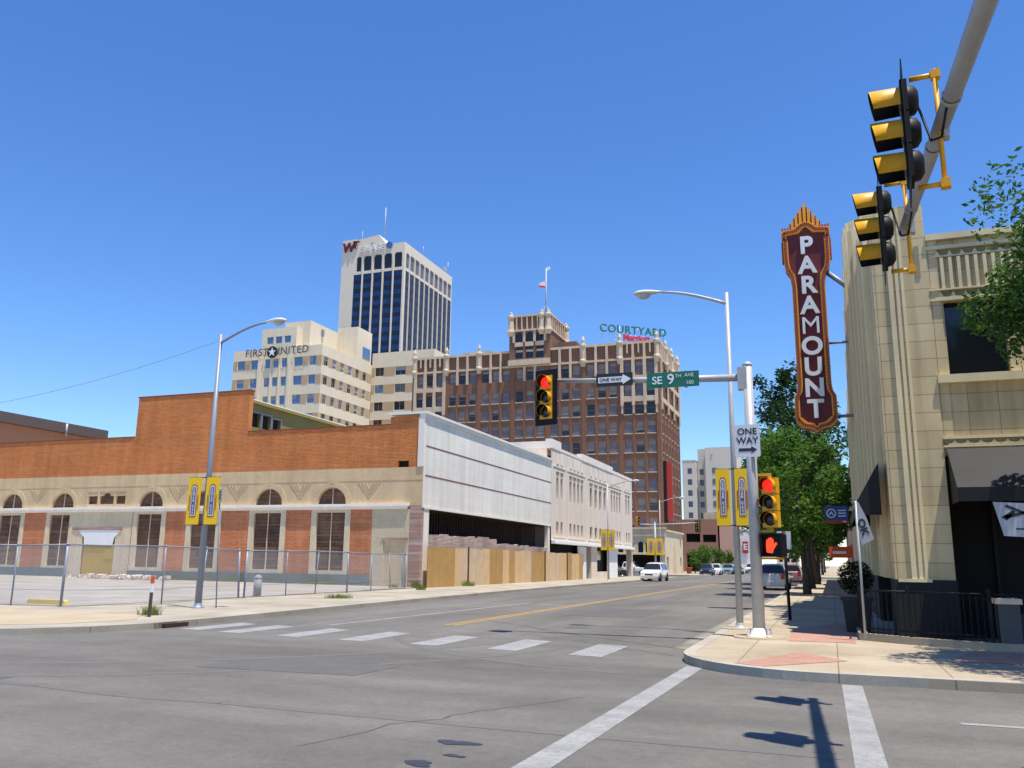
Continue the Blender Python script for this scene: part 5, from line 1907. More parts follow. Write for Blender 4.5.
SG = thing('traffic_signal', 'yellow traffic signal with black backplate showing red at the end of the mast arm', 'traffic light', (-6.24, JY - 0.22, 5.54), rz=math.radians(-14), local=True)
signal_parts(SG, True)
mb = MB()
mb.box(-0.12, 0.12, 0.16, 0.24, 0.3, 0.5)
split_build(mb, 'bracket', m_steel, SG)
GS = thing('street_name_sign', 'green SE 9TH AVE street name sign hung on the mast arm', 'sign', (-3.2, JY - 0.1, 5.81), local=True)
mb = MB()
mb.box(-0.6, 0.6, 0, 0.012, -0.18, 0.18)
mb.build('panel', m_green, GS)
mb = MB()
put_text(mb, 'SE', 0.25, lambda x, y, z: (-0.48 + x, -0.005 - z, -0.01 + y), align='LEFT', bold=0.004, thick=0.002)
put_text(mb, '9', 0.34, lambda x, y, z: (-0.13 + x, -0.005 - z, 0.0 + y), align='LEFT', bold=0.004, thick=0.002)
put_text(mb, 'TH', 0.11, lambda x, y, z: (0.055 + x, -0.005 - z, 0.075 + y), align='LEFT', thick=0.002)
put_text(mb, 'AVE', 0.12, lambda x, y, z: (0.27 + x, -0.005 - z, 0.085 + y), align='LEFT', thick=0.002)
put_text(mb, '100', 0.12, lambda x, y, z: (0.30 + x, -0.005 - z, -0.09 + y), align='LEFT', thick=0.002)
mb.build('lettering', m_signw, GS)
mb = MB()
for x in (-0.3, 0.3): mb.box(x - 0.03, x + 0.03, 0.013, 0.06, -0.2, 0.2)
split_build(mb, 'bracket', m_steel, GS)
OW = thing('one_way_arrow_sign', 'long black ONE WAY sign with a white arrow on the mast arm', 'sign', (-4.57, JY - 0.12, 5.89), local=True)
mb = MB()
mb.box(-0.44, 0.44, 0, 0.01, -0.155, 0.155)
mb.build('panel', m_signk, OW)
mb = MB()
mb.plate([[(-0.39, -0.07), (0.2, -0.07), (0.2, -0.12), (0.4, 0), (0.2, 0.12), (0.2, 0.07), (-0.39, 0.07)]], FX(-0.004), 0, 0.002)
ar = mb.build('arrow', m_signw, OW)
mb = MB()
put_text(mb, 'ONE WAY', 0.115, lambda x, y, z: (-0.09 + x, -0.007 - z, y), bold=0.003, thick=0.001)
mb.build('lettering', m_signk, ar)
OP = thing('one_way_sign', 'square white ONE WAY sign with a black arrow on the signal pole', 'sign', (JX - 0.06, JY - 0.15, 4.32), local=True)
mb = MB()
mb.plate([[(-0.27, -0.33), (-0.24, -0.36), (0.24, -0.36), (0.27, -0.33), (0.27, 0.33), (0.24, 0.36), (-0.24, 0.36), (-0.27, 0.33)]], FX(0), 0, 0.01)
mb.build('panel', m_signg, OP)
mb = MB()
put_text(mb, 'ONE', 0.20, lambda x, y, z: (x, -0.004 - z, 0.2 + y), bold=0.004, thick=0.002)
put_text(mb, 'WAY', 0.20, lambda x, y, z: (x, -0.004 - z, 0.0 + y), bold=0.004, thick=0.002)
mb.plate([[(-0.19, -0.235), (0.08, -0.235), (0.08, -0.28), (0.2, -0.2), (0.08, -0.12), (0.08, -0.165), (-0.19, -0.165)]], FX(-0.005), 0, 0.003)
mb.build('lettering', m_signk, OP)
S2_ = thing('pole_traffic_signal', 'yellow traffic signal showing red mounted on the side of the signal pole', 'traffic light', (JX + 0.34, JY - 0.1, 2.97), rz=math.radians(-20), local=True)
signal_parts(S2_, True, back=False)
mb = MB()
mb.box(-0.36, 0.02, 0.05, 0.1, 0.58, 0.64)
mb.box(-0.36, 0.02, 0.05, 0.1, -0.64, -0.58)
mb.box(-0.03, 0.03, 0.04, 0.1, -0.6, 0.6)
split_build(mb, 'bracket', m_ysig, S2_)
PH = thing('pedestrian_signal', 'black pedestrian signal showing an orange hand under the pole traffic signal', 'pedestrian light', (JX + 0.36, JY - 0.1, 2.06), rz=math.radians(-18), local=True)
mb = MB()
mb.box(-0.2, 0.24, 0, 0.2, -0.23, 0.23)
mb.plate([rect(-0.22, 0.26, -0.25, 0.25), rect(-0.19, 0.23, -0.22, 0.22)], FX(-0.14), 0, 0.139)
mb.build('housing', m_black, PH)
mb = MB()
hd = [(-0.13, -0.15), (0.0, -0.17), (0.03, -0.08), (0.11, 0.03), (0.085, 0.065), (0.035, 0.03), (0.03, 0.13), (0.0, 0.135), (-0.005, 0.16), (-0.035, 0.165), (-0.045, 0.15), (-0.08, 0.155), (-0.09, 0.12), (-0.125, 0.12), (-0.14, 0.0)]
mb.plate([hd], FX(-0.01), 0, 0.008)
mb.build('hand_symbol', m_hand_on, PH)
mb = MB()
mb.box(-0.3, -0.2, 0.05, 0.1, 0.16, 0.2)
mb.box(-0.3, 0.2, 0.05, 0.12, -0.3, -0.255)
split_build(mb, 'bracket', m_ysig, PH)

# the near mast arm on the right, pole behind the camera
NP = mast_pole('near_signal_pole', 'galvanised pole on the near corner whose mast arm reaches over the crossing', 1.75, -2.4, 6.4, 0.14)
AX_ = lambda y: 1.62 - 0.038 * (y + 2.4)
mb = MB()
mb.tube([(1.70, -2.3, 5.75), (1.50, 3, 5.78), (AX_(11.3), 11.3, 5.82)], [0.125, 0.105, 0.06], 16)
mb.build('mast_arm', m_steel, NP)
mb = MB()
for y, q in ((7.9, 0.088), (8.9, 0.082), (10.5, 0.07)): mb.lathe([(q, -0.03), (q + 0.005, 0.0), (q, 0.03)], (1.50 + (AX_(11.3) - 1.5) * (y - 3) / 8.3, y, 5.78 + 0.04 * (y - 3) / 8.3), 14, axis='y')
split_build(mb, 'band_clamp', m_steel, NP)
for y in (8.45, 10.95):
    mb = MB()
    mb.tube([(AX_(y) + 0.02, y - 0.5, 5.76), (AX_(y) - 0.02, y - 0.3, 5.55), (AX_(y) - 0.08, y - 0.1, 5.62), (AX_(y) - 0.14, y + 0.02, 6.0), (AX_(y) - 0.22, y, 6.25)], 0.012, 6)
    mb.build('signal_cable', m_black, NP)
for lab, y in (('lower yellow traffic signal seen from the side at the tip of the near mast arm', 10.95), ('topmost yellow traffic signal seen from the side on the near mast arm', 8.45)):
    t = thing('traffic_signal', lab, 'traffic light', (AX_(y) - 0.31, y, 5.77), rz=math.radians(-94), group='signals on the near mast arm', local=True)
    signal_parts(t, False, dark=True)
    t.scale = (0.95, 0.95, 0.95)
    mb = MB()
    # bracket tube in local coords: local +Y points to world +X after the turn
    mb.tube([(0, 0.1, 0.60), (0, 0.36, 0.60)], 0.028, 8)
    mb.tube([(0, 0.1, -0.60), (0, 0.36, -0.60)], 0.028, 8)
    mb.tube([(0, 0.34, 0.66), (0, 0.34, -0.66)], 0.024, 8)
    mb.box(-0.045, 0.045, 0.3, 0.39, 0.555, 0.645)
    mb.box(-0.045, 0.045, 0.3, 0.39, -0.645, -0.555)
    split_build(mb, 'bracket', m_ysig, t)
    mb = MB()
    mb.box(-0.06, 0.06, 0.37, 0.42, -0.12, 0.12)
    mb.build('clamp', m_steel, t)

# ------------------------------------------------------------------ street lamps
def street_lamp(name, label, x, y, h, arm, sx, rad, m, group=None, rise=0.35):
    """pole with a curved arm; sx = -1 or +1 is the side the arm reaches to"""
    t = thing(name, label, 'street lamp', (x, y, 0.13), group=group)
    mb = MB()
    mb.tube([(x, y, 0.2), (x, y, h)], [rad, rad * 0.55], 14)
    mb.build('pole', m, t)
    mb = MB()
    mb.lathe([(rad * 1.8, 0.13), (rad * 1.8, 0.17), (rad * 1.3, 0.18), (rad * 1.25, 0.24), (rad * 1.02, 0.28)], (x, y, 0), 14)
    mb.build('base', m, t)
    pts = []
    for i in range(9):
        u = i / 8
        pts.append((x + sx * arm * u, y, h - 0.3 + rise * math.sin(u * PI / 2) + 0.14 * u))
    mb = MB()
    mb.tube(pts, [0.045 - 0.012 * i / 8 for i in range(9)], 10)
    mb.build('arm', m, t)
    ex, ez = pts[-1][0], pts[-1][2]
    mb = MB()
    prof = [(0.0, 0.05), (0.1, 0.075), (0.25, 0.13), (0.45, 0.17), (0.62, 0.16), (0.74, 0.10), (0.78, 0.02)]
    vs, fs = [], []
    N = 14
    for u, r_ in prof:
        for k in range(N):
            a = 2 * PI * k / N
            zz = r_ * 0.55 * math.sin(a)
            if zz < 0: zz *= 0.5
            vs.append((ex + sx * u, y + r_ * math.cos(a), ez + 0.01 + zz))
    for i in range(len(prof) - 1):
        for k in range(N): fs.append((i * N + k, i * N + (k + 1) % N, (i + 1) * N + (k + 1) % N, (i + 1) * N + k))
    fs += [tuple(range(N)), tuple(range((len(prof) - 1) * N, len(prof) * N))]
    mb.add(vs, fs, 0, True)
    hd_ = mb.build('lamp_head', m_lampw, t)
    mb = MB()
    vs, fs = [], []
    for j, (k_, dz) in enumerate(((1.0, 0.0), (0.8, -0.07), (0.4, -0.11), (0.02, -0.12))):
        for k in range(N):
            a = 2 * PI * k / N
            vs.append((ex + sx * (0.5 + 0.2 * k_ * math.cos(a)), y + 0.13 * k_ * math.sin(a), ez - 0.03 + dz))
    for i in range(3):
        for k in range(N): fs.append((i * N + k, i * N + (k + 1) % N, (i + 1) * N + (k + 1) % N, (i + 1) * N + k))
    mb.add(vs, fs, 0, True)
    mb.build('lens', m_lens, hd_)
    return t


def banner_pair(x, y, z0, z1, w, gap, lab, group, ang=0.0, words=True, wind=0.0):
    """two vertical banners, one on either side of a pole, each with its rods"""
    for s in (-1, 1):
        side = 'left' if s < 0 else 'right'
        t = thing('street_banner', lab % side, 'banner', (x, y, z0), group=group, rz=ang, local=True)
        H_ = z1 - z0
        a, b = (gap, gap + w) if s > 0 else (-gap - w, -gap)
        mb = MB()
        n = 8
        def bf(u, v, d=0.0): return (u, wind * math.sin(PI * v / H_) * (0.6 + 0.4 * math.sin(5 * u)) + d, v)
        for i in range(n):
            for j in range(3):
                u0, u1 = a + (b - a) * j / 3, a + (b - a) * (j + 1) / 3
                v0, v1 = H_ * i / n, H_ * (i + 1) / n
                for d in (0, 0.01): mb.quad(bf(u0, v0, d), bf(u1, v0, d), bf(u1, v1, d), bf(u0, v1, d))
        cl = mb.build('cloth', m_bany, t, fix=False)
        c = (a + b) / 2
        k = w / 0.62
        bw = lambda u, v, d: bf(c + u * k, v * H_, -0.006 + d)
        mb = MB()
        cap = lambda hw_, z0_, z1_, e: [(-hw_, z0_), (hw_, z0_), (hw_, z1_), (hw_ * 0.5, z1_ + e), (-hw_ * 0.5, z1_ + e), (-hw_, z1_)]
        mb.plate([cap(0.15, 0.16, 0.80, 0.05)], bw, 0, 0.001, 0)
        mb.plate([cap(0.12, 0.18, 0.785, 0.04)], bw, -0.003, -0.002, 1)
        mb.plate([cap(0.085, 0.21, 0.77, 0.03)], bw, -0.006, -0.005, 2)
        for sg in (-1, 1): mb.box(c + sg * 0.20 * k - 0.012, c + sg * 0.20 * k + 0.012, -0.008 + wind * 0.6, -0.005 + wind * 0.6, H_ * 0.3, H_ * 0.62, 0)
        txt = 'CENTER CITY'
        for i, ch in enumerate(txt):
            if ch == ' ': continue
            zc = 0.755 - i * 0.0515
            put_text(mb, ch, 0.085 * H_ / 1.45, lambda xx, yy, zz: bf(c + xx * 1.15, zc * H_ + yy, -0.014 - zz), 3, bold=0.004, thick=0.001)
        mb.build('emblem', [m_banr, m_banw, m_banb, m_banw], cl, fix=False)
        mb = MB()
        for v in (0.0, H_): mb.tube([(0, 0.02, v), (b if s > 0 else a, 0.02, v)], 0.015, 6)
        mb.build('rod', m_black, t)


street_lamp('street_lamp', 'grey street lamp with two yellow banners on the left corner by the chain link fence', -18.38, 22.0, 8.83, 1.72, 1, 0.105, m_gsteel, rise=0.42)
banner_pair(-18.42, 21.85, 2.66, 4.13, 0.5, 0.1, '%s yellow street banner with a blue panel on the left corner lamp post', 'banners on the left corner lamp')
street_lamp('street_lamp', 'pale street lamp standing behind the signal pole on the right corner', -2.16, 21.8, 8.58, 1.68, -1, 0.085, m_steel, rise=0.34)
banner_pair(-2.2, 21.68, 2.58, 3.97, 0.34, 0.06, '%s yellow street banner with a blue panel on the right corner lamp post', 'banners on the right corner lamp')
street_lamp('street_lamp', 'slim street lamp with yellow banners in front of the pale limestone block', -17.8, 72, 8.3, 2.0, 1, 0.09, m_steel, rise=0.4)
banner_pair(-17.8, 71.85, 2.7, 4.4, 0.55, 0.05, 'faded yellow banner on the %s of the lamp before the limestone block', 'banners before the limestone block')
street_lamp('street_lamp', 'street lamp beside the far signal mast near the cream arcaded building', -18.7, 101.0, 9.0, 2.2, 1, 0.09, m_steel, rise=0.4)
banner_pair(-19.3, 100.8, 2.6, 4.5, 0.9, 0.05, 'faded yellow banner on the %s of the far signal mast', 'banners on the far signal mast')

# far junction: mast with a cluster of yellow signals and a back-facing signal on its arm
FJ = mast_pole('far_signal_pole', 'distant signal pole with a mast arm at the next crossing', -19.3, 101, 6.35, 0.13)
mb = MB()
mb.tube([(-19.3, 101, 6.1), (-14.2, 101, 6.3)], [0.09, 0.06], 10)
mb.tube([(-19.3, 101, 6.1), (-21.9, 101, 6.2)], [0.07, 0.06], 10)
mb.build('mast_arm', m_steel, FJ)
for lab, x, y, z, rz in (('outer yellow signal of the pair left of the far signal pole', -22.2, 100.8, 6.5, -1.2), ('inner yellow signal of the pair left of the far signal pole', -21.3, 100.8, 6.5, 0.9), ('black backed signal turned away on the far mast arm', -14.35, 101.2, 5.9, PI)):
    t = thing('traffic_signal', lab, 'traffic light', (x, y, z), rz=rz, group='signals at the far crossing', local=True)
    signal_parts(t, False, back=(rz == PI))

# ------------------------------------------------------------------ chain link fence, posts and small things on the left corner
def fence(name, label, pts, h, lean=0.0):
    t = thing(name, label, 'fence', (pts[0][0], pts[0][1], 0.14))
    r = random.Random(len(pts))
    tops = [(x + r.uniform(-lean, lean), y + r.uniform(-lean, lean), 0.14 + h + r.uniform(-0.05, 0.03)) for x, y in pts]
    for i, (x, y) in enumerate(pts):
        mb = MB()
        rad = 0.04 if i in (0, len(pts) - 1) or i % 3 == 0 else 0.025
        mb.tube([(x, y, 0.12), tops[i]], rad, 8)
        mb.lathe([(rad * 1.3, 0), (rad * 1.3, 0.03), (0, 0.07)], tops[i], 8)
        split_build(mb, 'post', m_gsteel, t)
    for i in range(len(pts) - 1):
        mb = MB()
        mb.tube([tops[i], tops[i + 1]], 0.022, 8)
        mb.build('rail', m_gsteel, t)
        mb = MB()
        mb.tube([(*pts[i], 0.62), (*pts[i + 1], 0.62)], 0.008, 5)
        mb.build('tension_wire', m_gsteel, t)
        me = D.meshes.new('mesh_panel')
        a, b = Vector((*pts[i], 0.16)), Vector((*pts[i + 1], 0.16))
        c, d = Vector(tops[i + 1]), Vector(tops[i])
        off = wloc(t)
        me.from_pydata([a - off, b - off, c - off, d - off], [], [(0, 1, 2, 3)])
        uv = me.uv_layers.new(name='UVMap')
        L = (b - a).length
        for li, q in enumerate(((0, 0), (L, 0), (L, h), (0, h))): uv.data[li].uv = q
        me.materials.append(m_link)
        o = D.objects.new('mesh_panel', me)
        COL.objects.link(o)
        o.parent = t
    return t


fence('chain_link_fence', 'grey chain link fence across the front of the empty lot, behind the yellow wheel stop', [(-42, 20.6), (-38.4, 20.5), (-34.8, 20.4), (-31.2, 20.3), (-27.6, 20.2), (-23.9, 20.1), (-22.2, 20.4), (-20.7, 23.0), (-21.3, 25.6), (-21.6, 28.1)], 1.85, 0.06)
fence('chain_link_fence', 'leaning chain link fence along the pavement up to the plastered corner door', [(-21.5, 28.3), (-21.4, 30.9), (-21.6, 33.4), (-21.3, 35.6), (-21.5, 38.2), (-21.7, 40.6), (-22.0, 42.8), (-22.7, 43.9)], 1.85, 0.14)
mb = MB()
mb.plate([[(-24.3, 0.14), (-22.7, 0.14), (-22.72, 0.25), (-22.78, 0.28), (-24.22, 0.28), (-24.28, 0.25)]], FX(21.0), 0, 0.16)
solo(mb, 'wheel_stop', mat('yellow_concrete', (0.70, 0.50, 0.05), 0.8), 'yellow concrete wheel stop lying behind the chain link fence', 'wheel stop', loc=(-23.5, 21.1, 0.14))
mb = MB()
mb.box(-16.67, -16.61, 18.07, 18.13, 0.13, 0.75, 0)
mb.box(-16.675, -16.605, 18.065, 18.135, 0.98, 1.16, 1)
mb.box(-16.672, -16.608, 18.068, 18.132, 0.75, 0.979, 2)
solo(mb, 'marker_post', [m_bark, m_osign, m_signw], 'slim marker post with an orange top at the left kerb', 'post', loc=(-16.64, 18.1, 0.13))
NPG = thing('parking_sign', 'small pale parking sign on a thin post right of the left corner lamp', 'sign', (-17.94, 22.3, 0.13))
mb = MB()
mb.tube([(-17.94, 22.3, 0.13), (-18.16, 22.3, 3.85)], 0.02, 8)
split_build(mb, 'post', m_gsteel, NPG)
mb = MB()
mb.box(-18.27, -18.02, 22.26, 22.27, 3.35, 3.8)
mb.build('panel', mat('pale_sign', (0.45, 0.56, 0.55), 0.5), NPG)
mb = MB()
for z in (3.7, 3.6, 3.5): mb.box(-18.23, -18.06, 22.252, 22.259, z, z + 0.03)
mb.build('lettering', m_green, NPG)
mb = MB()
mb.tube([(-22.0, 29.8, 0.13), (-22.0, 29.8, 0.85)], 0.16, 14)
mb.lathe([(0.17, 0.85), (0.17, 0.9), (0.08, 0.98), (0, 1.0)], (-22.0, 29.8, 0), 14)
solo(mb, 'bollard', m_bollard, 'fat grey bollard standing inside the chain link fence', 'bollard', loc=(-22, 29.8, 0.13))
mb = MB()
mb.box(-15.2, -14.9, 16.75, 17.55, 0.0, 0.10)
solo(mb, 'storm_drain', mat('rusty_drain', rgb((62, 42, 34)), 0.85), 'rusty storm drain inlet in the left corner kerb', 'drain', loc=(-15, 17.1, 0.0))
# rubble heap at the old entrance and bits of litter
r = random.Random(8)
mb = MB()
for _ in range(90):
    x = r.gauss(-42.6, 1.5)
    y = r.uniform(42.4, 44.0)
    s = r.uniform(0.05, 0.22)
    z = 0.3 + s * 0.5
    vs = [(x + r.uniform(0.5, 1) * s * a, y + r.uniform(0.5, 1) * s * b, z + r.uniform(0.4, 1) * s * 0.7 * c) for a in (-1, 1) for b in (-1, 1) for c in (-1, 1)]
    mb.add(vs, [(0, 1, 3, 2), (4, 6, 7, 5), (0, 4, 5, 1), (2, 3, 7, 6), (0, 2, 6, 4), (1, 5, 7, 3)])
solo(mb, 'rubble', mat('plaster_rubble', rgb((214, 196, 182)), 0.95, var=0.2), kind='stuff', label='loose pale rubble heaped by the mustard door', cat='rubble')


def tuft(mb, x, y, z, rad, h, n, rnd):
    for _ in range(n):
        a, d = rnd.uniform(0, 6.28), rnd.uniform(0, rad)
        bx, by = x + d * math.cos(a), y + d * math.sin(a)
        hh = h * rnd.uniform(0.4, 1)
        lx, ly = rnd.gauss(0, 0.35) * hh, rnd.gauss(0, 0.35) * hh
        w = 0.012
        mb.add([(bx - w, by, z), (bx + w, by, z), (bx + lx, by + ly, z + hh)], [(0, 1, 2)])


for lab, x, y, rad, h, n in (('weed tuft growing in the pavement before the plywood hoarding', -20.4, 41.5, 0.28, 0.35, 160), ('weed tuft at the foot of the brown plywood sheets', -21.3, 49.8, 0.5, 0.4, 260),
                             ('weed tuft beside the orange topped marker post', -17.2, 18.7, 0.3, 0.32, 130), ('weed tuft at the bottom of the ragged brick corner', -21.95, 44.1, 0.3, 0.5, 160),
                             ('low weeds near the kerb end beyond the lamp', -18.6, 30.5, 0.55, 0.22, 200), ('weed tuft under the boarded door', -22.9, 43.2, 0.3, 0.3, 120)):
    mb = MB()
    tuft(mb, x, y, 0.13, rad, h, n, rnd)
    solo(mb, 'weed_tuft', m_grass, lab, 'weed', loc=(x, y, 0.13))
mb = MB()
for _ in range(26): tuft(mb, rnd.uniform(-41, -26), rnd.uniform(43.7, 44.2), 0.3, 0.5, 0.35, 30, rnd)
solo(mb, 'weeds', m_grass, kind='stuff', label='weeds growing along the foot of the arched brick wall', cat='weeds')
# overhead cable
mb = MB()
pts = []
for i in range(25):
    u = i / 24
    pts.append((-18.45 - 34 * u, 22.0 + 2 * u, 8.62 + 0.6 * u - 4 * 1.9 * u * (1 - u)))
mb.tube(pts, 0.008, 5)
solo(mb, 'overhead_cable', m_gsteel, 'thin overhead cable running left from the corner lamp top', 'cable')
SP = thing('sign_post', 'slim dark sign post on the right pavement behind the pedestrian signal', 'post', (-1.2, 26.0, 0.13))
mb = MB()
mb.tube([(-1.2, 26.0, 0.13), (-1.25, 26.0, 2.6)], 0.045, 8)
split_build(mb, 'post', m_black, SP)
mb = MB()
mb.box(-1.44, -1.06, 26.0, 26.01, 2.1, 2.6)
mb.build('panel', m_signg, SP)


# ------------------------------------------------------------------ trees
def tree(name, label, x, y, h, crown_z, crown_r, m, seed, clumps=38, per=150, leaf=0.11, trunk=0.16, lean=(0, 0), spread=0.34, group=None, cz=None):
    r = random.Random(seed)
    t = thing(name, label, 'tree', (x, y, 0.13), group=group)
    z0 = crown_z
    top = Vector((x + lean[0], y + lean[1], h))
    mb = MB()
    base = Vector((x, y, 0.0))
    path = []
    for i in range(7):
        u = i / 6
        path.append(base.lerp(Vector((x + lean[0] * 0.7, y + lean[1] * 0.7, z0 + (h - z0) * 0.6)), u) + Vector((r.uniform(-1, 1), r.uniform(-1, 1), 0)) * 0.05 * u * h / 8)
    mb.tube(path, [trunk * (1.25 if i == 0 else 1) * (1 - 0.13 * i) for i in range(7)], 9)
    cen = []
    ch = (h - z0) / 2
    cc = Vector((x + lean[0], y + lean[1], z0 + ch))
    for k in range(clumps):
        v = Vector((r.gauss(0, 1), r.gauss(0, 1), r.gauss(0, 1))).normalized() * r.uniform(0.25, 1.0) ** 0.6
        p = cc + Vector((v.x * crown_r * (1 - 0.25 * max(0, v.z)), v.y * crown_r * (1 - 0.25 * max(0, v.z)), v.z * ch))
        cen.append((p, crown_r * spread * r.uniform(0.55, 1.25)))
    for p, rad in cen[:: max(1, clumps // 14)]:
        a = path[r.randrange(3, 7)]
        mid = a.lerp(p, 0.5) + Vector((0, 0, 0.15 * ch * r.uniform(0, 1)))
        mb.tube([a, mid, p], [trunk * 0.38, trunk * 0.22, trunk * 0.07], 6)
    mb.build('trunk', m_bark, t)
    mb = MB()
    for c, rad in cen: leaf_cloud(mb, [(c, rad)], int(per * r.uniform(0.5, 1.3)), leaf, r, 0.75)
    mb.build('crown', m, t, fix=False)
    return t


tree('street_tree', 'leafy tree hanging over the front awning at the right edge', 5.25, 15.2, 9.2, 4.3, 3.05, m_leafm, 5, 92, 540, 0.062, 0.13, lean=(0.25, 0.7), spread=0.25)
tree('street_tree', 'bright green street tree in front of the blue hanging sign', -1.3, 49, 9.2, 2.6, 3.5, m_leaf, 8, 58, 300, 0.13, 0.2, spread=0.25, lean=(-0.4, 0))
tree('street_tree', 'second street tree behind the bright one on the right pavement', -1.3, 62, 10.5, 3.0, 3.6, m_leafm, 9, 50, 180, 0.18, 0.2, spread=0.32, lean=(-0.6, 0))
tree('tall_dark_tree', 'tall dark loose tree rising below the maroon vertical sign', -1.2, 76, 18.6, 4.5, 4.8, m_leafd, 14, 85, 120, 0.22, 0.26, spread=0.24, lean=(-1.8, 0))
tree('street_tree', 'farther street tree on the right pavement by the parked cars', -1.3, 92, 9.0, 2.6, 3.4, m_leafm, 15, 44, 130, 0.22, 0.2)
for i, (x, y, h, lab) in enumerate(((-20.8, 150, 6.6, 'small green tree before the garage block, nearest of the row'), (-19.8, 160, 5.6, 'small green tree before the garage block, middle of the row'), (-18.6, 172, 5.2, 'small green tree before the garage block, last of the row'), (-20.6, 141, 3.2, 'low round green shrub at the corner of the arcaded building'))):
    tree('planted_tree', lab, x, y, h * 0.8, h * 0.22, h * 0.33, m_leaf, 30 + i, 26, 60, 0.2, 0.1, group='trees before the garage block')
for i, (x, y, h) in enumerate(((-12, 330, 9), (-4, 300, 10), (-1.5, 150, 9), (-1.5, 200, 10))):
    tree('distant_tree', ('distant round tree left of the street end', 'distant round tree on the right of the street end', 'tree on the far right pavement past the next crossing', 'tree farthest along the right pavement')[i], x, y, h, 2.5, h * 0.36, m_leafm, 40 + i, 30, 60, 0.32, 0.2, group='distant trees at the end of the street')
for i, (x, y, lab) in enumerate(((-21.2, 138.5, 'tapered clay pot by the arcaded building side door'), (-20.2, 148, 'leftmost tall clay pot before the garage block'), (-18.9, 148.5, 'right tall clay pot before the garage block'))):
    mb = MB()
    mb.lathe([(0.0, 0.13), (0.32, 0.13), (0.5, 0.95), (0.55, 1.0), (0.55, 1.1), (0.45, 1.1), (0.42, 1.0), (0, 1.0)], (x, y, 0), 16)
    solo(mb, 'clay_pot', m_pot, lab, 'pot', 'clay pots on the far pavement', loc=(x, y, 0.13))


